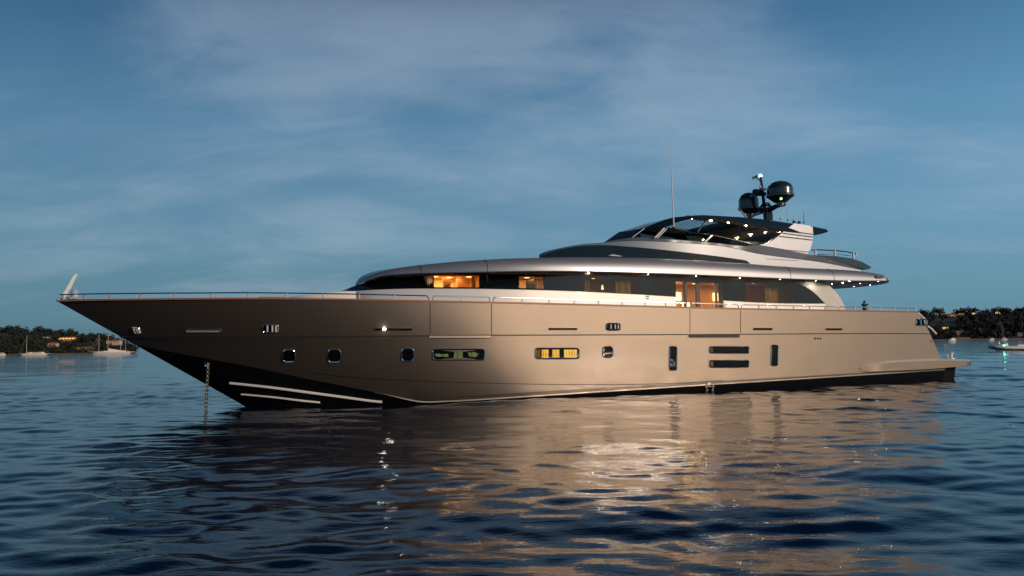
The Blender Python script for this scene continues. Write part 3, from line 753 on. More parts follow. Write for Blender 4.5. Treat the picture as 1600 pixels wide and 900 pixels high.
def h2s(s, z=0):
    x = (s-S2F)/6.5
    if x <= 0: return 0
    x = min(x, 1); return W2*(1-(1-x)**2)**.7*(1-.04*max(0, (s-24)/8))
S2E = hit(1342, 421, 2.7)[0]
n2 = 90
g2b = genrow(BR2, h2s, S2F, S2E, n2); g2t = genrow(G2T, h2s, S2F, S2E, n2); l1 = genrow(LN1, h2s, S2F, S2E, n2); l2 = genrow(LN2, lambda s, z: h2s(s)*.86, S2F, S2E, n2)
g2t = [(a[0], a[1], max(a[2], b[2]+.0)) for a, b in zip(g2t, g2b)]; l1 = [(a[0], a[1], max(a[2], b[2]+.002)) for a, b in zip(l1, g2t)]
l2 = [(a[0], a[1], max(a[2], b[2]+.002)) for a, b in zip(l2, l1)]
g2b = [(p[0], p[1], p[2]-.25) for p in g2b]
grid('wheelhouse_glass', [g2b, g2t], [0], [M['glass']], skip=lambda i, j: g2b[j][0] > sat(1168, 2.9, 5.2))
js = [j for j in range(n2) if g2b[j][0] > sat(1164, 2.9, 5.2)]
grid('upper_side_panel', [[g2b[j] for j in js], [g2t[j] for j in js]], [0], [M['silver']])
coam = grid('flybridge_coaming', [g2t, l1, [(p[0], max(0, p[1]-.03), p[2]+.015) for p in l1], l2, [(p[0], 0, p[2]+.03) for p in l2]], [0, 1, 0, 0], [M['silver'], M['gap']], sharp=20)
# mullions, wipers and chart lamp behind the wheelhouse glass
s2f = lambda s, z: h2s(s)+.004
panel_q = [((975, 388.2), (983, 388.9), (984, 401.5), (974.5, 401))]
for q4 in (((950, 399.5), (957, 397.3), (973, 400.3), (968, 400.8)),):
    ngon('folded_wiper', [L(*(lambda h: (h[0], h2s(h[0])+.02, h[2]))(hit(x, y, s2f))) for x, y in q4], M['white'], YA)
# flybridge windscreen
WT = smoothc([(1008, 356), (1020, 355.3), (1037, 355.4), (1055, 358), (1080, 363), (1120, 368.6), (1158, 376.7), (1182, 382.2)])
SWF = hit(944, 379, 0)[0]; SWM = hit(968, 366, 0)[0]; SWT = hit(1006, 356.5, 0)[0]; SWE = hit(1184, 382.5, 2.45)[0]
WB = [(x, y) for x, y in LN2]
def fw(s0, wid, ln): return lambda s, z=0: wid*(1-(1-min(max((s-s0)/ln, 0), 1))**2)**.6
nb_ = 50
wb = genrow(WB, fw(SWF, 2.5, 3.6), SWF, SWE, nb_); wt_ = genrow(WT, fw(SWT, 2.3, 3.2), SWT, SWE, nb_)
wm = [tuple(lerp(a, c, .55) for a, c in zip(p, q)) for p, q in zip(wb, wt_)]
wm = [(p[0]-(.35*(1-i/(nb_-1))**4), p[1], p[2]+.10*(1-i/(nb_-1))**4) for i, p in enumerate(wm)]
ws = grid('flybridge_windscreen', [wb, wm, wt_], [0, 0], [M['tintf']], sharp=60)
q = MB(); q.tube([L(p[0], p[1], p[2]) for p in wt_], .022, 6); q.tube([L(p[0], -p[1], p[2]) for p in wt_], .022, 6); q.build('top_rail', M['chrome'], ws)
for (xa, ya, xb, yb_, rr) in ((1023, 372, 1038, 356.5, .035), (1027.5, 372, 1042, 357, .02), (1101, 378.5, 1113, 368, .035), (988, 371, 1007, 357, .014)):
    a = hit(xa, ya, 2.5); b = hit(xb, yb_, 2.32); q = MB(); q.tube([L(*a), L(*b)], rr, 8); q.build('mullion', M['white'], ws)
# helm seats / console silhouettes on the flybridge so the tinted glass has something behind
q = MB(); sc_ = sat(1060, 0, 6); zc_ = l2[60][2]
q.box(sc_-.3, sc_+.5, -1.1, 1.1, zc_-.1, zc_+.55); q.box(sc_+1.6, sc_+3.6, -1.6, 1.6, zc_-.2, zc_+.35); q.build('helm_console', M['dark'], YA)

# hardtop
HTT = smoothc([(1003, 358.5), (1008, 356.2), (1028, 347.6), (1050, 340.7), (1074, 337.3), (1094, 336), (1109, 336.4), (1162, 339.5), (1204, 344), (1240, 349.3), (1269, 353.4), (1285, 357.7), (1294, 362)])
HTL = smoothc([(1003, 359.5), (1020, 358.5), (1040, 355), (1056, 349), (1068, 343.5), (1080, 340.2), (1102, 342), (1147, 346.7), (1191, 354.4), (1224, 360.6), (1245, 364), (1269, 367.5), (1282, 366), (1294, 362.5)])
SHF = hit(1004, 358.5, 1.0)[0]; SHE = hit(1294, 362.2, 2.2)[0]
def hw(s): x = min(max((s-SHF)/3.0, 0), 1); return (1.0+1.45*(1-(1-x)**2)**.6)*(1-.10*max(0, (s-SHF-5)/(SHE-SHF-5))**2)
ns = 60; A, B2, C2, D2, E2 = [], [], [], [], []
for i in range(ns):
    s = lerp(SHF, SHE, i/(ns-1)); b = hw(s); zl = zat(s, b, HTL); zt = max(zl+.01, zat(s, b-.35, HTT))
    A.append((s, b-.05, zl+.0)); B2.append((s, b, zl+.03)); C2.append((s, b-.10, lerp(zl, zt, .75))); D2.append((s, b-.35, zt)); E2.append((s, 0, zt+.06))
sA_, sB_ = sat(1078, 1.9, 6.8), sat(1160, 1.9, 6.8)
HW_ = 1.72
D3 = [(p[0], min(HW_, p[1]), p[2]+.015) for p in D2]
inop = lambda j: sA_ <= A[j][0] and A[j+1][0] <= sB_
ht = grid('hardtop', [A, B2, C2, D2, D3, E2], [0]*5, [M['navy']], sharp=50, skip=lambda i, j: i == 4 and inop(j))
grid('edge_trim', [[(p[0], p[1]-.01, p[2]-.015) for p in A[10:50]], [(p[0], p[1]+.052, p[2]+.012) for p in A[10:50]]], [0], [M['soffit']], parent=ht)
grid('ceiling', [[(p[0], p[1], p[2]+.05) for p in A], [(p[0], min(HW_, p[1]), p[2]+.05) for p in A], [(p[0], 0, p[2]+.05) for p in A]], [0, 0], [M['dark']], parent=ht, skip=lambda i, j: i == 1 and inop(j))
oj = [j for j in range(ns-1) if inop(j)]; oj.append(oj[-1]+1)
for sg in (1, -1):
    grid('opening_trim', [[(A[j][0], sg*HW_, A[j][2]+.05) for j in oj], [(D3[j][0], sg*HW_, D3[j][2]) for j in oj]], [0], [M['dark']], mirror=False, parent=ht)
for j in (oj[0], oj[-1]):
    obj('opening_trim', [(A[j][0], -HW_, A[j][2]+.05), (A[j][0], HW_, A[j][2]+.05), (A[j][0], HW_, D3[j][2]+.04), (A[j][0], -HW_, D3[j][2]+.04)], [(0, 1, 2, 3)], M['dark'], ht, smooth=False)
def zht(s):
    j = min(range(ns), key=lambda i: abs(A[i][0]-s)); return A[j][2]+.05
bord = [(p[0], p[1]-.02, p[2]+.03) for p in A[11:40]]; grid('ceiling_border', [bord, [(p[0], p[1]-.45, p[2]) for p in bord]], [0], [M['olive']], parent=ht)
sA_, sB_ = A[oj[0]][0], A[oj[-1]][0]
nsl = 12
for k in range(nsl):
    s = lerp(sA_, sB_, (k+.5)/nsl); z = zht(s)+.10; hwd = (sB_-sA_)/nsl*.27; q = MB(); q.box(s-hwd, s+hwd, -HW_, HW_, z-.004, z+.004); q.build('louvre_slat', M['navy'], ht)
q = MB(); s0_ = sat(1186, 1.8, 6.5); s1_ = sat(1216, 1.8, 6.5); v = []
for s in (s0_, s1_): v += [(s, -1.95, zht(s)-.015), (s, 1.95, zht(s)-.015)]
obj('ceiling_panel', v, [(0, 1, 3, 2)], M['olive'], ht, smooth=False)
for x, b in ((1064, 1.9), (1084.5, 2.1), (1114, 2.12), (1142, 2.12), (1169, 2.08), (1199, 1.5), (1176, .6), (1155, -.4), (1222, 1.9)):
    s = sat(x, b, 6.7); downlight(x, 0, b, .040, ht, z=zht(s)-.035)
q = MB(); q.tube([L(*hit(1102, 344.5, 2.1)), L(*hit(1090, 363, 2.3))], .03, 8); q.build('support_strut', M['chrome'], ht)
# silver arch fin each side
FIN = [(1240.5, 349.5), (1254, 350.8), (1266, 352.8), (1270, 355.5), (1270.5, 366), (1269.5, 378), (1267, 387), (1264.5, 392.5), (1260, 392.8), (1224, 389.6), (1200, 385), (1186, 382.6), (1197, 380.5), (1207, 376), (1216, 369), (1224.5, 361.5), (1232, 356)]
fin = panel('arch_fin', FIN, 2.36, .22, M['silver'], mirror=True)
for (xa, ya, xb, yb_) in ((1226, 360.2, 1269.5, 366.2), (1222.5, 364.4, 1269.5, 370.4), (1217.5, 369.3, 1269, 375.2)):
    strip('groove', hline(xa, xb, ya, yb_, 4), 1.6, 2.36, .012, M['gap'], fin)
q = MB(); 
panel('fin_foot', [(1186, 383.2), (1200, 386), (1224, 390.2), (1262, 394.2), (1264, 400), (1230, 393), (1196, 388)], 2.40, .3, M['white'], mirror=True)

# aft canopy of the upper deck with its rail
cn = panel('aft_bulwark_screen', [(1265, 398.6), (1276, 398.8), (1302, 399.6), (1329, 403.4), (1347, 409), (1362, 417.6), (1357, 420.8), (1335, 416), (1312, 409.5), (1290, 404), (1268, 400)], 2.15, 4.3, M['navy'])
def railtube(name, pts, posts, r, parent, pr=None):
    q = MB(); q.tube(pts, r, 8); o = q.build(name, M['chrome'], parent)
    for a, b in posts:
        q = MB(); q.tube([a, b], pr or r, 8); q.build('post', M['post'], o)
    return o
hx = lambda x, y, b=2.1: L(*hit(x, y, b))
railtube('aft_rail', [hx(1268, 391), hx(1278, 390.3), hx(1304, 391.3), hx(1325, 393.6), hx(1337, 396.2), hx(1339.5, 398)], [(hx(1273.5, 390.6), hx(1274.5, 399)), (hx(1304, 391.3), hx(1304.5, 400)), (hx(1333, 395), hx(1333.5, 404.5))], .028, YA, .05)
railtube('aft_rail', [hx(1276, 397.6, -1.9), hx(1300, 397.2, -1.9), hx(1326, 399, -1.9), hx(1337, 397, 1.5)], [], .02, YA)
# panel seams of the upper side
strip('panel_seam', hline(1196.5, 1247, 404.3, 407.4, 5), .7, lambda s, z: h2s(s), .006, M['gap'], YA)
q = MB(); s_, b_, z_ = hit(1371, 433.2, 3.55); q.box(s_-.2, s_+.2, -b_-.13, -b_+.1, z_-.05, z_+.05); q.build('stern_light', M['dark'], YA)
# ------------------------------------------------------------------ mast, domes, aerials
mast_s = sat(1195, 0, 7.5)
def zc(x, y, b): s = sat(x, b, 7.6); return s, zat(s, b, [(0, y), (1600, y)])
def P_(x, y, b=0): s, z = zc(x, y, b); return L(s, b, z)
q = MB()
q.tube([P_(1197, 345), P_(1195, 322), P_(1193.5, 300), P_(1191.3, 276)], .11, 10, r1=.05)
for x, y0_, y1_ in ((1199, 344, 326), (1202.5, 345, 328), (1206, 345.5, 331)): q.tube([P_(x, y0_, .25), P_(x, y1_, .25)], .05, 8, 0)
mast = q.build('mast', M['darksteel'], YA)
q = MB(); a = Vector(P_(1191.5, 303)); 
for (xa, xb, y, w_) in ((1181, 1193, 298.5, .16), (1190, 1198, 296, .12), (1183, 1197, 303.5, .18)):
    p0 = Vector(P_(xa, y)); p1 = Vector(P_(xb, y-.6)); q.tube([p0, p1], w_*.55, 10)
q.build('crosstree', M['darksteel'], mast)
q = MB(); q.lathe(P_(1182.5, 300.3, .2), [(0, .16), (.12, .13), (.17, .03), (.15, -.08), (0, -.12)], 16); q.build('searchlight', M['darksteel'], mast)
q = MB(); q.tube([P_(1190.5, 283), P_(1187, 279), P_(1183, 277.5), P_(1180, 278)], .03, 6); q.tube([P_(1180, 276), P_(1179.5, 280)], .05, 6); q.tube([P_(1186, 274.5), P_(1183, 276.5)], .05, 6); q.build('wind_vane', M['darksteel'], mast)
q = MB(); q.lathe(P_(1190.8, 276.2), [(0, .13), (.06, .12), (.1, .04), (.08, 0), (0, 0)], 14); q.build('masthead_light', emat('masthead light', (1, .93, .82), 3), mast)
q = MB(); q.lathe(P_(1190, 292), [(0, .06), (.05, .03), (.05, -.03), (0, -.06)], 10); q.build('signal_light', M['white'], mast)
# radar shelf and arms
q = MB()
q.tube([P_(1199, 329), P_(1208, 325, .5), P_(1216, 321.5, .8), P_(1228, 319.5, .95)], .16, 8, r1=.07); q.tube([P_(1192, 329), P_(1183, 330, -.5), P_(1172, 329, -.8)], .13, 8)
q.tube([P_(1172, 339.5, .4), P_(1186, 332.5, .4)], .07, 8); q.tube([P_(1168, 340, 0), P_(1196, 331, .2)], .05, 8)
q.tube([P_(1190, 322, -.3), P_(1194, 317.5, -.1), P_(1202, 317.5, .2), P_(1206, 324, .4)], .04, 8); q.tube([P_(1188, 325, -.3), P_(1194, 320.5, .1), P_(1205, 321, .3)], .05, 8)
q.build('radar_arm', M['darksteel'], mast)
def dome(x, wpx, ytop, yrim, ybot, b):
    s, zr = zc(x, yrim, b); _, ztp = zc(x, ytop, b); _, zbt = zc(x, ybot, b)
    r = (sat(x+wpx/2, b, 7.5)-sat(x-wpx/2, b, 7.5))/2*.94; H = ztp-zr; pr = [(0, H)]
    for k in range(1, 10):
        a = math.pi/2*k/9; pr.append((r*.96*math.sin(a), H*(.42+.58*math.cos(a))))
    pr += [(r*.97, .05), (r*1.04, .02), (r*1.03, -.06), (r*.9, -.10), (r*.45, (zbt-zr)*.95), (r*.28, zbt-zr), (r*.28, zbt-zr-.14), (0, zbt-zr-.14)]
    q = MB(); q.lathe(L(s, b, zr), pr, 40); return q.build('satellite_dome', M['dome'], mast, sharp=30), s, zr, r
d1, s_, z_, r_d = dome(1220.5, 34, 283, 305.5, 317, .9)
q = MB(); q.lathe(L(s_-.25, .9+.32, z_-.22), [(0, .08), (.06, .05), (.06, -.03), (0, -.06)], 10); q.build('green_lamp', emat('green lamp glow', (.5, .95, .35), 2.0), d1)
dome(1171, 27, 301, 325.5, 333.5, -.9)
q = MB(); s_, z_ = zc(1160, 335, .4); q.add([L(s_-.2, .4, z_+.25), L(s_+.25, .4, z_-.25), L(s_+.45, .4, z_-.25), L(s_-.12, .4, z_+.22), L(s_-.2, .44, z_+.25), L(s_+.25, .44, z_-.25), L(s_+.45, .44, z_-.25), L(s_-.12, .44, z_+.22)], [(0, 1, 2, 3), (7, 6, 5, 4), (0, 4, 5, 1), (1, 5, 6, 2), (2, 6, 7, 3), (3, 7, 4, 0)]); q.build('deflector', M['navy'], ht)
def whip(x0, y0_, x1, y1_, b, r0, r1, mat='white', name='whip_aerial'):
    q = MB(); a = Vector(L(*hit(x0, y0_, b))); c = Vector(L(*hit(x1, y1_, b))); q.tube([a, a+(c-a)*.5, c], r0, 8, r1=r1)
    q.tube([a, a+(c-a).normalized()*.08], r0*2.2, 8, 1); return q.build(name, [M[mat], M['dark']], YA)
whip(1053, 357.5, 1048.6, 257, 2.25, .030, .018); q = MB(); q.tube([L(*hit(1048.6, 257, 2.25)), L(*hit(1045, 170, 2.25))], .008, 6, r1=.004); q.build('aerial_tip', M['white'], YA)
whip(1219, 343.5, 1220.5, 291, 1.0, .012, .008); whip(1230.5, 345.5, 1231, 292, .8, .012, .008); whip(1240.6, 348, 1241, 338.5, .8, .035, .025)
whip(1248.5, 349, 1248.6, 345.5, .8, .035, .035, 'dark'); whip(1256, 349, 1255.8, 332, .8, .014, .010, 'darksteel')

# ------------------------------------------------------------------ rails, bow gear
def grail(x0, x1, posts, h0, h1, endloop=(True, True)):
    P = []
    surf = lambda s, z: max(.02, hb(s, z)-.09)
    def pt(x, dy):
        y = interp(GUN, x)-dy
        s, b, z = hit(x, y, surf); return Vector(L(s, surf(s, z), z))
    n = max(4, int((x1-x0)/12)); hh_ = lambda x: h0+(h1-h0)*(x-x0)/(x1-x0)
    pts = []
    if endloop[0]: pts += [pt(x0, .5), pt(x0+.3, hh_(x0)*.7), pt(x0+2.5, hh_(x0))]
    pts += [pt(lerp(x0+4, x1-4, i/n), hh_(lerp(x0, x1, i/n))) for i in range(n+1)]
    if endloop[1]: pts += [pt(x1-2.5, hh_(x1)), pt(x1-.3, hh_(x1)*.7), pt(x1, .5)]
    railtube('side_rail', pts, [(pt(x, .3), pt(x, hh_(x))) for x in posts], .02, YA, .026)
grail(90, 669.5, (98, 131.5, 171.5, 219, 273, 330, 388, 448, 505, 561.5, 616.5), 10, 8.5, (False, True))
grail(676, 765.5, (721,), 8.5, 8.3); grail(770.5, 1073, (816, 858, 897, 935, 972, 1008, 1040), 8.3, 7.0)
grail(1078.5, 1154, (1116, 1133), 7.0, 6.6); grail(1158, 1433, (1186, 1213, 1240, 1265, 1289, 1311, 1336, 1360, 1376, 1398, 1417, 1430), 6.5, 5.6, (True, False))
# bow: jackstaff blade, dome light, bollards, hatch, dinghy stub
bx = lambda x, y, b=0.0: Vector(L(*hit(x, y, b)))
def prism(name, pxs, b, th, mat, parent=YA): return panel(name, pxs, b, th, mat, parent)
prism('jackstaff_blade', [(91, 469.5), (98.5, 470), (104, 462), (111, 450), (117, 437), (121.3, 428.8), (118.2, 427.8), (114, 432), (105, 448), (96, 463)], .05, .09, M['white'])
q = MB(); q.tube([bx(103, 463), bx(108, 455), bx(110.5, 452.5)], .02, 6); q.tube([bx(104, 465), bx(112, 467), bx(126, 468)], .025, 6); q.build('blade_stay', M['chrome'], YA)
s_, b_, z_ = hit(117, 463, -.1); q = MB(); q.lathe(L(s_, b_, z_-.1), [(0, .36), (.03, .35), (.03, .30), (.08, .29), (.11, .24), (.12, .12), (.12, .08), (.2, .04), (.24, 0), (.05, -.05), (.05, -.15)], 20); q.build('bow_dome_light', pmat('blue white dome', (.35, .45, .55), .3), YA)
q = MB(); a = hit(421, 465, 1.2); q.box(a[0]-.35, a[0]+.45, -a[1]-.3, -a[1]+.3, a[2]-.3, a[2]+.01); q.build('deck_hatch', M['teak'], YA)
a = hit(1351, 480, 2.5); q = MB()
q.tube([L(a[0], 2.5, a[2]-.3), L(a[0], 2.5, a[2]+.12)], .10, 10); q.tube([L(a[0]-.05, 2.5, a[2]+.1), L(a[0]+.02, 2.5, a[2]+.30)], .05, 8); q.tube([L(a[0]-.15, 2.5, a[2]+.12), L(a[0]+.2, 2.5, a[2]+.14)], .05, 8); q.build('deck_winch', M['darksteel'], YA)

# ------------------------------------------------------------------ anchor chain
ca = hit(325.5, 567, hbf); top = wl(ca[0], hb(ca[0], ca[2])+.03, ca[2]); 
d = rayd(321, 648); botp = C0+d*(-CAMZ/d.z)
botp = Vector((botp.x, top.y-.25, -.25)); 
px_t = 321; dd_ = rayd(321, 645); botp.x = dd_.x/dd_.y*botp.y
q = MB(); n = 26
for i in range(n):
    t = (i+.5)/n; c = top.lerp(botp, t); ax = (botp-top).normalized(); sd_ = ax.cross(Vector((0, 1, 0))).normalized() if i % 2 else ax.cross(Vector((1, 0, 0))).normalized()
    Lk = (botp-top).length/n*.62; ring = [c+ax*(Lk*math.cos(a))+sd_*(.042*math.sin(a)) for a in [2*math.pi*k/10 for k in range(11)]]
    q.tube(ring, .018, 6)
ch = q.build('anchor_chain', M['chain']); tag(ch, 'anchor chain hanging from the yacht bow down into the water', 'chain')
q = MB(); a = Vector(L(*hsurf(324, 569, .0))); q.lathe((a.x, a.y, a.z-.05), [(0, .08), (.07, .08), (.1, .03), (.1, -.02), (.06, -.05)], 14); q.tube([a+Vector((-.12, -.02, .07)), a+Vector((.06, -.06, .05))], .03, 6); q.build('hawse_pipe', M['chrome'], YA)
# ------------------------------------------------------------------ sea
def axis(dmin, dmax, core0, core1, h, g):
    a = list(np.arange(core0, core1+h, h)); st = h; x = core1
    hi = []
    while x < dmax: st *= g; x += st; hi.append(x)
    st = h; x = core0; lo = []
    while x > dmin: st *= g; x -= st; lo.append(x)
    return np.array(lo[::-1]+a+hi)
gx = axis(-9000, 9000, -24, 30, .085, 1.045)
ys = [1.2]; 
while ys[-1] < 16000: ys.append(ys[-1]+max(.045, min(.0042*ys[-1] if ys[-1] < 60 else .012*ys[-1], 400)))
ylo = [1.2-.3*1.25**k for k in range(1, 36)]
gy = np.array(ylo[::-1]+ys)
X, Y = np.meshgrid(gx, gy); dX = np.gradient(gx)[None, :]+0*X; dY = np.gradient(gy)[:, None]+0*X
Z = np.zeros_like(X)
SP = np.maximum(dX, dY)
def band(n, lmin, lmax, slope, dir0, spread, seed):
    g = np.random.default_rng(seed); z = np.zeros_like(X)
    for _ in range(n):
        lam = lmin*(lmax/lmin)**g.random(); k = 2*math.pi/lam; th = dir0+spread*g.normal(); ph = g.random()*6.283
        amp = slope/math.sqrt(n)/k*math.sqrt(2)
        fade = np.clip((lam/SP-2.5)/3.0, 0, 1)
        z += amp*fade*np.sin(k*(X*math.cos(th)+Y*math.sin(th))+ph)
    return z
WD = R(78)
patch_ = .5+.5*np.sin(X*.11+1.2*np.sin(Y*.07+1)+.9)*np.sin(Y*.13+1.4*np.sin(X*.09)+2.1)
right = np.clip((X-4)/16, 0, 1)
near_ = 1+.2*np.clip((17-Y)/9, 0, 1)
Z += band(16, 9, 26, .014, R(60), .35, 1)
Z += band(26, 2.2, 7, .036, WD, .45, 2)*(.75+.7*right)
Z += band(50, .8, 2.2, .056, WD, .55, 3)*(.4+.8*patch_)*near_
Z += band(60, .30, .8, .092, R(84), .6, 4)*(.2+1.1*patch_)*near_
me = bpy.data.meshes.new('sea'); ny, nx = X.shape
co = np.stack([X, Y, Z], -1).reshape(-1, 3).astype(np.float32)
idx = np.arange(nx*ny).reshape(ny, nx); q4 = np.stack([idx[:-1, :-1], idx[:-1, 1:], idx[1:, 1:], idx[1:, :-1]], -1).reshape(-1, 4).astype(np.int32)
me.vertices.add(len(co)); me.vertices.foreach_set('co', co.ravel()); me.loops.add(q4.size); me.loops.foreach_set('vertex_index', q4.ravel())
me.polygons.add(len(q4)); me.polygons.foreach_set('loop_start', np.arange(0, q4.size, 4, dtype=np.int32)); me.polygons.foreach_set('loop_total', np.full(len(q4), 4, np.int32))
me.polygons.foreach_set('use_smooth', np.ones(len(q4), bool)); me.update()
sea = bpy.data.objects.new('sea', me); COL.objects.link(sea); tag(sea, kind='structure')
m = bpy.data.materials.new('sea water'); m.use_nodes = True; t = m.node_tree; p = t.nodes['Principled BSDF']
p.inputs['Base Color'].default_value = (.0008, .008, .030, 1); p.inputs['Roughness'].default_value = .035; p.inputs['IOR'].default_value = 1.235
c = N(t, 'ShaderNodeTexCoord'); mp = N(t, 'ShaderNodeMapping'); mp.inputs['Scale'].default_value = (1.0, 2.2, 1); t.links.new(c.outputs['Object'], mp.inputs[0])
na = N(t, 'ShaderNodeTexNoise'); na.inputs['Scale'].default_value = 6.5; na.inputs['Detail'].default_value = 3; na.inputs['Roughness'].default_value = .5; t.links.new(mp.outputs[0], na.inputs['Vector'])
bp = N(t, 'ShaderNodeBump'); bp.inputs['Strength'].default_value = 1.0; bp.inputs['Distance'].default_value = .004; t.links.new(na.outputs[0], bp.inputs['Height'])
# longer ripples for the distance, where the sheet itself is too coarse to carry them
mp2 = N(t, 'ShaderNodeMapping'); mp2.inputs['Scale'].default_value = (.10, .42, 1); t.links.new(c.outputs['Object'], mp2.inputs[0])
nb2 = N(t, 'ShaderNodeTexNoise'); nb2.inputs['Scale'].default_value = 1.6; nb2.inputs['Detail'].default_value = 5; nb2.inputs['Roughness'].default_value = .6; t.links.new(mp2.outputs[0], nb2.inputs['Vector'])
sp = N(t, 'ShaderNodeSeparateXYZ'); t.links.new(c.outputs['Object'], sp.inputs[0])
far_ = N(t, 'ShaderNodeMapRange'); far_.inputs[1].default_value = 35; far_.inputs[2].default_value = 110; far_.inputs[3].default_value = 0; far_.inputs[4].default_value = .5; t.links.new(sp.outputs[1], far_.inputs[0])
bp2 = N(t, 'ShaderNodeBump'); bp2.inputs['Distance'].default_value = .22; t.links.new(nb2.outputs[0], bp2.inputs['Height']); t.links.new(far_.outputs[0], bp2.inputs['Strength']); t.links.new(bp.outputs[0], bp2.inputs['Normal'])
t.links.new(bp2.outputs[0], p.inputs['Normal']); me.materials.append(m)

# ------------------------------------------------------------------ land on both shores
def sstep(a, b, x): 
    t = min(max((x-a)/(b-a), 0), 1); return t*t*(3-2*t)
HORY = lambda px: 552-.0155*px
LSKY = smoothc([(-900, 505), (-500, 500), (-200, 508), (0, 512), (20, 510), (40, 514), (70, 515), (96, 519.3), (125, 519.6), (150, 523), (170, 525), (195, 536), (220, 549.5), (232, 556)])
RSKY = smoothc([(1300, 545), (1360, 520), (1400, 500), (1449, 488), (1478, 487.5), (1492, 486), (1521, 484), (1543, 485), (1564, 482.6), (1586, 483.8), (1600, 481.7), (1800, 478), (2200, 486), (2700, 490)])
def elev(sk, px, D, drop):
    return max(-3.0, (HORY(px)-(interp(sk, px)+drop))*D/FPX*1.0)
SH = 900.0
def px_of(x, y): return 800+FPX*x/y if y > 1 else 0
def terr(x, y, side):
    px = px_of(x, y); sk = LSKY if side < 0 else RSKY
    e = elev(sk, px, 1300, 6); k = sstep(SH+8, 1280, y)
    base = -2.0+3.2*sstep(SH-6, SH+10, y)
    if side < 0: base -= 4*sstep(205, 232, px)
    else: base -= 4*sstep(1345, 1310, px)
    n_ = noise.noise(Vector((x*.012, y*.012, 3)))*6*k
    back = 1-.9*sstep(1350, 1900, y)
    return base+(e*k+n_*min(1, max(0, e/20)))*back
land_m = pmat('scrubby hillside soil', (.045, .042, .026), .95, var=.5, vscale=.02)
shore_m = pmat('pale shore rock', (.22, .15, .10), .9, var=.4, vscale=.1)
for side, p0, p1 in ((-1, -1100, 236), (1, 1296, 2700)):
    v = []; nxp, nyp = 150, 44; f = []; fm = []
    yv = [SH-10, SH-4, SH, SH+5, SH+10, SH+16]+[SH+16+(1900-SH-16)*(i/(nyp-6))**1.4 for i in range(1, nyp-5)]
    for y in yv:
        for i in range(nxp+1):
            px = lerp(p0, p1, i/nxp); x = (px-800)/FPX*y; v.append((x, y, terr(x, y, side)))
    for j in range(len(yv)-1):
        for i in range(nxp):
            a = j*(nxp+1)+i; f.append((a, a+1, a+nxp+2, a+nxp+1)); fm.append(1 if j < 5 else 0)
    tag(obj('hill', v, f, [land_m, shore_m], None, fm, 180), kind='structure')
# foliage: thousands of leaf clumps spread through crown volumes
leafm = []
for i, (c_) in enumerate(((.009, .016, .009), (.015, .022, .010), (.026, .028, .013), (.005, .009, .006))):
    leafm.append(pmat('foliage %s' % ('dark pine', 'olive', 'dry scrub', 'blackish pine')[i], c_, .85))  # last tone is simply the darkest green
def crown_quads(cx, cy, cz, rx, ry, rz, n, sz, g):
    d = g.normal(size=(n, 3)); d /= np.linalg.norm(d, axis=1)[:, None]; rad = g.random(n)**.38
    c = d*rad[:, None]*np.array([rx, ry, rz])+np.array([cx, cy, cz])
    a = g.normal(size=(n, 3)); a /= np.linalg.norm(a, axis=1)[:, None]; b = np.cross(a, d+.01); b /= np.linalg.norm(b, axis=1)[:, None]+1e-6
    s1 = sz*(.6+.8*g.random(n))[:, None]; s2 = sz*(.5+.6*g.random(n))[:, None]
    return np.stack([c-a*s1-b*s2*.5, c+a*s1*.4-b*s2, c+a*s1+b*s2*.4, c-a*s1*.3+b*s2], 1)
def quads_obj(name, Q, mids, mats):
    me = bpy.data.meshes.new(name); V = Q.reshape(-1, 3).astype(np.float32); n = len(V)
    me.vertices.add(n); me.vertices.foreach_set('co', V.ravel()); me.loops.add(n); me.loops.foreach_set('vertex_index', np.arange(n, dtype=np.int32))
    me.polygons.add(n//4); me.polygons.foreach_set('loop_start', np.arange(0, n, 4, dtype=np.int32)); me.polygons.foreach_set('loop_total', np.full(n//4, 4, np.int32))
    for mm in mats: me.materials.append(mm)
    me.polygons.foreach_set('material_index', np.array(mids, np.int32)); me.update(); me.validate()
    o = bpy.data.objects.new(name, me); COL.objects.link(o); return o
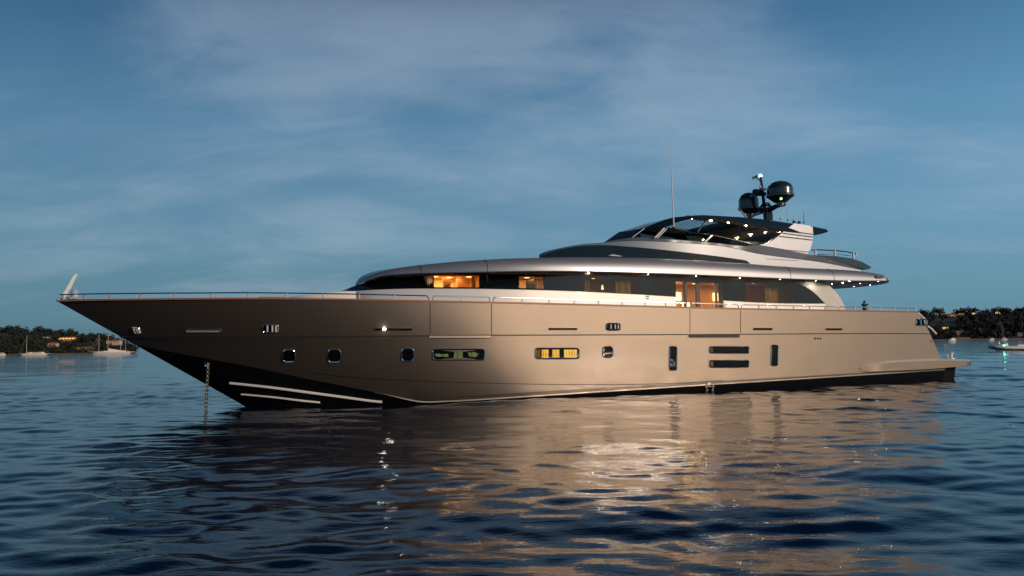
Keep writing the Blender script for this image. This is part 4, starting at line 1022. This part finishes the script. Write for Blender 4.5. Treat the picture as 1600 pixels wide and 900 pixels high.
HOUSES = [ # px, py of foot, distance, width px, height px, roof, wall, lit, label
 (104, 530.5, 1120, 26, 5.0, 'red', 'ochre', 1, 'ochre hillside house with a long glowing window row, highest on the left shore'),
 (69, 528.3, 1150, 9, 3.0, 'red', 'cream', 0, 'tiny pale house high on the left wooded slope beside the ochre house'),
 (81, 541.5, 1000, 14, 7.0, 'red', 'cream', 0, 'pinkish two storey house low on the left slope between the two anchored sailing boats'),
 (128, 545.5, 960, 24, 4.2, 'red', 'ochre', 0, 'long low house with red tiled roof close to the left shore'),
 (176, 534.5, 1000, 20, 3.6, 'red', 'cream', 0, 'cream house on the left slope behind the masts of the schooner'),
 (1454, 492.5, 1250, 7, 2.6, 'red', 'pink', 0, 'small red roofed house on the right ridge nearest the yacht stern'),
 (1474, 491.3, 1250, 6, 2.6, 'red', 'pink', 0, 'small red roofed house on the right ridge between two larger roofs'),
 (1488, 494.6, 1230, 16, 4.6, 'red', 'ochre', 1, 'widest orange lit house on the right ridge'),
 (1503, 491.4, 1230, 6, 2.0, 'grey', 'lit', 2, 'house with a bright yellow lit front on the right ridge, left of two others'),
 (1523, 490.2, 1230, 6, 2.0, 'grey', 'lit', 2, 'house with a bright yellow lit front in the middle of the right ridge'),
 (1562, 488.6, 1230, 6, 2.0, 'grey', 'lit', 2, 'rightmost yellow lit house on the right ridge above the dark pines'),
 (1478, 507, 1130, 9, 2.6, 'grey', 'cream', 0, 'pale flat house half way up the right slope'),
 (1479, 512.5, 1060, 6, 2.2, 'red', 'lit', 2, 'small lit orange house half way down the right slope'),
 (1500, 519.5, 985, 18, 3.6, 'grey', 'pink', 0, 'long low pink house among the trees above the right shore'),
 (1503, 529.5, 915, 26, 3.0, 'grey', 'pink', 0, 'long pinkish boathouse at the water edge on the right shore'),
 (1596, 523.5, 960, 12, 4.5, 'grey', 'pink', 0, 'pinkish house in the dark trees at the right edge of the bay'),
 (1577, 519.5, 1000, 7, 2.2, 'grey', 'cream', 0, 'small pale wall of a house in the dark pines behind the moored sailing boat'),
]
hm = {'red': pmat('red clay tiles', (.32, .07, .035), .8, var=.3, vscale=.5), 'grey': pmat('grey roof', (.12, .10, .09), .8), 'ochre': pmat('ochre render', (.42, .20, .09), .85, var=.15, vscale=.3),
      'cream': pmat('cream render', (.50, .36, .27), .85, var=.15, vscale=.3), 'pink': pmat('pinkish stone', (.28, .17, .13), .85, var=.2, vscale=.3), 'lit': pmat('glowing yellow render', (.5, .3, .1), .8, emit=(1, .62, .22), es=.7),  # yellow fronts: the light on the wall is put in as emission
      'win': emat('lit house window', (1.0, .50, .12), 1.6), 'dwin': pmat('dark house window', (.02, .02, .022), .2)}
HPOS = []
for (px, py, D, wpx, hpx, roof, wall, lit, lab) in HOUSES:
    d = rayd(px, py); P = C0+d*(D/d.y); W_ = wpx*D/FPX; H_ = hpx*D/FPX; HPOS.append((P.x, P.y, P.z, W_, H_))
    e_ = empty('house', P, 0); tag(e_, lab, 'house', 'houses on the wooded shores')
    q = MB(); dp = W_*.55 if W_ > 9 else W_; q.box(-W_/2, W_/2, 0, dp, -4, H_*.68); q.build('wall', hm[wall], e_)
    q = MB(); o_ = .4; z0, z1 = H_*.68, H_
    q.add([(-W_/2-o_, -o_, z0), (W_/2+o_, -o_, z0), (W_/2+o_, dp+o_, z0), (-W_/2-o_, dp+o_, z0), (-W_/2+dp*.3, dp/2, z1), (W_/2-dp*.3, dp/2, z1)], [(0, 1, 5, 4), (1, 2, 5), (2, 3, 4, 5), (3, 0, 4), (3, 2, 1, 0)])
    q.build('roof', hm[roof], e_)
    nw = max(2, int(W_/4))
    for i in range(nw):
        x = -W_/2+W_*(i+.5)/nw; q = MB(); ww = W_/nw*(.36 if lit == 1 and px < 1000 else .2)
        q.box(x-ww, x+ww, -.04, .02, H_*.15, H_*.48); q.build('window', hm['win'] if lit and (lit == 2 or px < 1000 or i % 2) else hm['dwin'], e_)
gq = np.random.default_rng(5); Qs, ids = [], []
def blocked(x, y, z, r):
    for hx_, hy_, hz_, W_, H_ in HPOS:
        if hy_-150 < y < hy_+2:
            k = (y)/hy_; sx = hx_*k; top = CAMZ+(hz_-CAMZ)*k
            if abs(x-sx) < W_*k/2+r*.8 and z+r*1.3 > top+.3: return True
    return False
trunks = []
for side, p0, p1, n in ((-1, -700, 218, 2400), (1, 1330, 2300, 2600)):
    for _ in range(n):
        px = lerp(p0, p1, gq.random()); y = SH+14+(1330-SH-14)*gq.random()**1.3; x = (px-800)/FPX*y; z = terr(x, y, side)
        if z < .6: continue
        vis = (side < 0 and px > -120) or (side > 0 and px < 1760)
        r = (1.7+3.6*gq.random()**1.8); hgt = 1.0+.5*gq.random()
        if side > 0 and px > 1490 and y < 1060: r *= 1.5
        if y < SH+35: r *= .75
        if blocked(x, y, z, r): continue
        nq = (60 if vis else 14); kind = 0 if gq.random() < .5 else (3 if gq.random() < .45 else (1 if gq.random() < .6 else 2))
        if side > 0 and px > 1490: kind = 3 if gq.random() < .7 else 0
        Qs.append(crown_quads(x, y, z+r*.8*hgt, r*1.15, r*1.15, r*hgt, nq, r*(.27 if vis else .4), gq)); ids += [kind]*nq
wood = quads_obj('woodland', np.concatenate(Qs), ids, leafm); tag(wood, kind='stuff')
# the near belt of low green scrub along the left beach
Qs = []; ids = []
for _ in range(700):
    px = lerp(-300, 200, gq.random()); y = SH+9+9*gq.random(); x = (px-800)/FPX*y; r = 1.0+1.3*gq.random()
    Qs.append(crown_quads(x, y, terr(x, y, -1)+r*.8, r*1.5, r, r, 16, r*.5, gq)); ids += [2 if gq.random() < .35 else 1]*16
sc_o = quads_obj('shore_scrub', np.concatenate(Qs), ids, leafm); tag(sc_o, kind='stuff')
# separate trees that stand out against the sky
barkm = pmat('tree bark', (.06, .045, .03), .9)
TREES = [(16, 519, 1240, 9, 'broad dark tree topping the left hill skyline near the picture edge'), (69, 521, 1240, 7, 'pointed dark tree rising from the left hill skyline'), (111, 525, 1230, 6.5, 'round dark tree on the left skyline above the glowing house'),
         (1455, 498, 1200, 8, 'dark tree standing at the yacht stern end of the right ridge'), (1518, 506, 1010, 11, 'tall dark pine rising at the left end of the near right wood'), (1566, 492, 1220, 9, 'broad dark tree crowning the right ridge beside the rightmost lit house'), (1596, 491, 1220, 9.5, 'dark tree on the right ridge skyline at the picture edge')]
for px, py, D, hgt, lab in TREES:
    d = rayd(px, py); P = C0+d*(D/d.y); P.z -= 1; e_ = empty('tree', P); tag(e_, lab, 'tree', 'trees standing out on the skyline')
    q = MB(); q.tube([(0, 0, -4), (.2, 0, hgt*.4), (0, .1, hgt*.8)], .35, 7, r1=.1)
    for a in range(4): q.tube([(.1, 0, hgt*(.35+.1*a)), (1.6*math.cos(a*1.7), 1.6*math.sin(a*1.7), hgt*(.6+.07*a))], .14, 5, r1=.05)
    q.build('trunk', barkm, e_)
    Q = np.concatenate([crown_quads(gq.normal()*hgt*.16, gq.normal()*hgt*.16, hgt*(.55+.35*gq.random()), hgt*.30, hgt*.30, hgt*.24, 60, hgt*.07, gq) for _ in range(7)])
    cr = quads_obj('crown', Q, [3 if gq.random() < .5 else 0 for _ in range(len(Q))], leafm); cr.parent = e_

# ------------------------------------------------------------------ small craft
bw = pmat('white boat hull', (.72, .64, .56), .4); bsail = pmat('furled sail cloth', (.70, .60, .50), .8); bmast = pmat('pale mast', (.45, .40, .32), .4); bdark = pmat('dark boat glazing', (.02, .025, .03), .1); bgrey = pmat('grey inflatable tube', (.46, .46, .45), .55)
def boat_hull(Lg, beam, fb, mat, parent, sheer=.3, name='hull', counter=.12):
    q = MB(); n = 22; rows = []
    for i in range(n+1):
        t = i/n; x = -Lg/2+Lg*t; wv = beam/2*(1-max(0, .42-t)**2/.42**2)**.75 if t < .42 else beam/2*(1-.35*((t-.42)/.58)**2)
        z = fb*(1+sheer*(1-t)**2)
        xk = x+ (Lg*.10*(1-t)**4 if t < .5 else -Lg*counter*max(0, (t-.6)/.4)**2)
        rows.append([(x, -wv, z), (xk, -wv*.9, z*.45), (xk, -wv*.65, -.1), (xk, 0, -.4), (xk, wv*.65, -.1), (xk, wv*.9, z*.45), (x, wv, z), (x, 0, z+.05)])
    v = [p for r in rows for p in r]; f = []
    for i in range(n):
        for k in range(8): f.append((i*8+k, i*8+(k+1) % 8, (i+1)*8+(k+1) % 8, (i+1)*8+k))
    f.append(tuple(range(n*8, n*8+8))); f.append(tuple(range(8)))
    return obj(name, v, f, mat, parent)
def place(name, px, D, label, cat, rz=0, group=None):
    P = rayd(px, 540); x = P.x/P.y*D; e_ = empty(name, (x, D, 0), rz); tag(e_, label, cat, group); return e_
def sailmast(e_, x, h, r=.13, rig=True, furl=True, boom=4.0, L_=10):
    q = MB(); q.tube([(x, 0, .8), (x, 0, h)], r, 8, r1=r*.6); mm = q.build('mast', bmast, e_)
    q = MB()
    for zz in (h*.45, h*.75): q.tube([(x-.02, -1.0, zz), (x, 1.0, zz)], .05, 5)
    for a in (-1, 1): q.tube([(x, a*1.4, .9), (x, a*1.0, h*.45), (x, a*1.0, h*.75), (x, 0, h)], .03, 4)
    q.build('rigging', bmast, mm)
    if furl:
        q = MB(); q.tube([(x+.1, 0, 2.0), (x+boom*.5, 0, 2.25), (x+boom, 0, 2.0)], .22, 8, r1=.12); q.build('furled_sail', bsail, e_)
D = 620
e_ = place('sailboat', 54.5, D, 'white single masted sailing boat anchored off the left shore', 'sailing boat')
e_.rotation_euler.z = R(24); boat_hull(22, 4.2, 1.35, bw, e_); sailmast(e_, -5.5, 15.5, .17, boom=6)
q = MB(); q.tube([(-10.1, 0, 1.7), (-5.5, 0, 15)], .04, 5); q.tube([(9.8, 0, 1.4), (-5.5, 0, 15.4)], .03, 5); q.build('stay', bmast, e_)
q = MB(); q.add([(-4, -1.2, 1.3), (7, -1.3, 1.3), (7, 1.3, 1.3), (-4, 1.2, 1.3), (-2.5, -1, 2.3), (6.4, -1, 2.5), (6.4, 1, 2.5), (-2.5, 1, 2.3)], [(0, 1, 5, 4), (1, 2, 6, 5), (2, 3, 7, 6), (3, 0, 4, 7), (4, 5, 6, 7)]); cb = q.build('cabin', bw, e_)
q = MB(); q.box(-1.5, 4.5, -1.2, -1.12, 1.65, 2.05); q.build('window', bdark, cb)
e_ = place('schooner', 176, D, 'long white schooner with three tall masts anchored off the left shore beyond the yacht bow', 'schooner')
e_.rotation_euler.z = R(24); boat_hull(33, 6, 1.75, bw, e_, .35); sailmast(e_, -9.5, 15.5, .2, boom=6.5); sailmast(e_, -3.2, 15.8, .2, boom=7); sailmast(e_, 5.5, 13.4, .18, boom=6)
q = MB(); q.tube([(-15.3, 0, 2.2), (-9.5, 0, 15)], .07, 5); q.tube([(-13.5, 0, 2.2), (-9.5, 0, 12)], .06, 5); q.tube([(-17.5, 0, 2.9), (-14, 0, 2.1)], .12, 6); q.tube([(-9.5, 0, 12), (-3.2, 0, 9)], .04, 4); q.tube([(-3.2, 0, 13), (5.5, 0, 11)], .04, 4); q.tube([(9.2, 0, 1.8), (8.6, 0, 13)], .14, 6); q.build('bowsprit_and_stays', bmast, e_)
q = MB(); q.box(-6, 9, -1.4, 1.4, 1.7, 2.6); cb = q.build('deckhouse', bw, e_)
q = MB(); q.add([(-2.8, -.1, 4.4), (-2.8, .1, 4.4), (5.2, .1, 2.9), (5.2, -.1, 2.9), (-2.8, 0, 2.2), (5.2, 0, 2.2)], [(0, 1, 2, 3), (0, 3, 5, 4), (1, 2, 5, 4)]); q.build('awning', bsail, e_)
def motor(px, D, Lg, lab, rz=0, cover=True):
    e_ = place('motorboat', px, D, lab, 'motorboat', rz, 'small motorboats moored off the shores'); e_.rotation_euler.z = R(26); boat_hull(Lg, Lg*.32, Lg*.11, bw, e_, .4)
    q = MB(); z = Lg*.11
    V = [(-Lg*.28, -Lg*.13, z), (Lg*.4, -Lg*.14, z), (Lg*.4, Lg*.14, z), (-Lg*.28, Lg*.13, z), (-Lg*.06, -Lg*.1, z+Lg*.15), (Lg*.26, -Lg*.1, z+Lg*.14), (Lg*.26, Lg*.1, z+Lg*.14), (-Lg*.06, Lg*.1, z+Lg*.15)]
    q.add(V, [(0, 1, 5, 4), (1, 2, 6, 5), (2, 3, 7, 6), (3, 0, 4, 7), (4, 5, 6, 7)]); c_ = q.build('canopy' if cover else 'cabin', bw, e_)
    if not cover: q = MB(); q.box(-Lg*.05, Lg*.2, -Lg*.135, -Lg*.12, z+Lg*.05, z+Lg*.10); q.build('window', bdark, c_)
    q = MB(); q.box(Lg*.47, Lg*.53, -.25, .25, z*.3, z*1.3); q.build('outboard_engine', bdark, e_); return e_
motor(1487, 560, 8.6, 'white motorboat with humped pale cover moored off the right shore near the yacht stern')
motor(1549, 640, 7.0, 'low white motorboat with dark windows moored under dark pines beside a small sailing boat', cover=False)
motor(1, 640, 9, 'white boat cut off by the left edge of the picture, moored at the left shore', cover=False)
e_ = place('sailboat', 1569, 640, 'small sailing boat with bare mast moored beside a low motorboat off the right shore', 'sailing boat', .45)
boat_hull(8.5, 2.6, .95, bw, e_); sailmast(e_, -1.0, 12.0, .09, boom=3.2)
q = MB(); q.box(-1.5, 2, -.8, .8, .95, 1.5); cb = q.build('cabin', bw, e_); q = MB(); q.box(-1, 1.5, -.83, -.78, 1.1, 1.35); q.build('window', bdark, cb)
# inflatable tender with its helmsman
TD = 118.0
tn = place('inflatable_tender', 1578, TD, 'pale grey inflatable tender with a green light at its bow and a man aboard', 'dinghy', R(14))
q = MB()
ln, bmw = 7.0, 1.15
pathp = [(3.3, -bmw, .42), (1.5, -bmw, .42), (-.8, -bmw, .45), (-2.2, -bmw*.85, .52), (-3.1, -bmw*.45, .64), (-3.45, 0, .70), (-3.1, bmw*.45, .64), (-2.2, bmw*.85, .52), (-.8, bmw, .45), (1.5, bmw, .42), (3.3, bmw, .42)]
cp = []
for i in range(len(pathp)-1):
    for k in range(4): cp.append(tuple(lerp(a, b, k/4) for a, b in zip(pathp[i], pathp[i+1])))
cp.append(pathp[-1]); q.tube(cp, .27, 12); q.build('inflatable_tube', bgrey, tn)
boat_hull(6.6, 1.9, .35, bw, tn, .6)
q = MB(); q.add([(-1.5, -.4, .35), (-.55, -.4, .35), (-.55, .4, .35), (-1.5, .4, .35), (-1.2, -.35, 1.05), (-.75, -.35, 1.1), (-.75, .35, 1.1), (-1.2, .35, 1.05)], [(0, 1, 5, 4), (1, 2, 6, 5), (2, 3, 7, 6), (3, 0, 4, 7), (4, 5, 6, 7)]); co_ = q.build('helm_console', bw, tn)
q = MB(); q.tube([(-1.2, 0, .95), (-1.3, 0, 1.08)], .03, 6); ring = [(-1.32+.02*math.cos(a), .2*math.cos(a), 1.25+.2*math.sin(a)) for a in [k*2*math.pi/14 for k in range(15)]]; q.tube(ring, .018, 6); q.build('steering_wheel', bdark, co_)
q = MB(); q.box(.9, 2.3, -.5, .5, .35, .85); q.build('bench_seat', bw, tn)
q = MB(); q.box(-2.2, -1.72, -.4, .4, .35, .77); q.build('helm_seat', bw, tn)
q = MB(); q.box(3.25, 3.65, -.22, .22, .1, 1.15); q.build('outboard_engine', bdark, tn)
q = MB(); q.lathe((-2.1, -1.0, .80), [(0, .12), (.07, .1), (.10, .03), (.10, -.03), (.06, -.1), (0, -.1)], 12); q.build('green_light', M['green'], tn)
# the helmsman: one skinned body, hair and shirt colours by part
def person(loc, rz, label):
    J = {'pelvis': (0, 0, .0, .15), 'waist': (-.02, 0, .20, .125), 'chest': (-.06, 0, .42, .15), 'neck': (-.10, 0, .60, .06), 'head0': (-.12, 0, .68, .075), 'head': (-.14, 0, .80, .095),
         'shl': (-.06, .19, .53, .065), 'ell': (-.22, .24, .30, .045), 'wrl': (-.45, .18, .30, .033), 'hal': (-.53, .16, .32, .036), 'shr': (-.06, -.19, .53, .065), 'elr': (-.20, -.26, .28, .045), 'wrr': (-.42, -.20, .25, .033), 'har': (-.50, -.18, .27, .036),
         'hpl': (0, .11, -.03, .10), 'knl': (-.42, .14, .02, .068), 'anl': (-.45, .14, -.40, .045), 'tol': (-.62, .15, -.45, .04), 'hpr': (0, -.11, -.03, .10), 'knr': (-.42, -.14, .02, .068), 'anr': (-.45, -.14, -.40, .045), 'tor': (-.62, -.15, -.45, .04)}
    E = [('pelvis', 'waist'), ('waist', 'chest'), ('chest', 'neck'), ('neck', 'head0'), ('head0', 'head'), ('chest', 'shl'), ('shl', 'ell'), ('ell', 'wrl'), ('wrl', 'hal'), ('chest', 'shr'), ('shr', 'elr'), ('elr', 'wrr'), ('wrr', 'har'),
         ('pelvis', 'hpl'), ('hpl', 'knl'), ('knl', 'anl'), ('anl', 'tol'), ('pelvis', 'hpr'), ('hpr', 'knr'), ('knr', 'anr'), ('anr', 'tor')]
    ks = list(J); me = bpy.data.meshes.new('person'); me.from_pydata([J[k][:3] for k in ks], [(ks.index(a), ks.index(b)) for a, b in E], [])
    o = bpy.data.objects.new('person', me); COL.objects.link(o); o.modifiers.new('skin', 'SKIN'); sv = me.skin_vertices[0].data
    for i, k in enumerate(ks): sv[i].radius = (J[k][3], J[k][3]*.9); sv[i].use_root = (k == 'pelvis')
    sb2 = o.modifiers.new('sub', 'SUBSURF'); sb2.levels = sb2.render_levels = 2
    dg = bpy.context.evaluated_depsgraph_get(); dg.update(); me2 = bpy.data.meshes.new_from_object(o.evaluated_get(dg)); o.modifiers.clear(); o.data = me2
    for mm in (pmat('skin', (.42, .24, .16), .5), pmat('white shirt', (.75, .72, .70), .8), pmat('dark trousers', (.03, .01, .012), .8)): me2.materials.append(mm)
    for pl in me2.polygons:
        c = pl.center; pl.material_index = 0 if c.z > .585 or c.x < -.36 and c.z > .15 else (1 if c.z > .08 and c.x > -.36 else 2); pl.use_smooth = True
    o.location = loc; o.rotation_euler = (0, 0, rz); tag(o, label, 'person')
    q = MB(); q.lathe((0, 0, 0), [(0, .115), (.06, .10), (.10, .05), (.108, -.02), (.10, -.05)], 16); h = q.build('hair', pmat('dark hair', (.015, .01, .008), .7), o); h.location = (-.125, 0, .835)
    return o
ppos = tn.matrix_world.translation if False else Vector(tn.location)
person((ppos.x-1.95*math.cos(R(14)), ppos.y-1.95*math.sin(R(14)), .86), R(14), 'man in white shirt and dark trousers sitting upright in the pale grey tender')
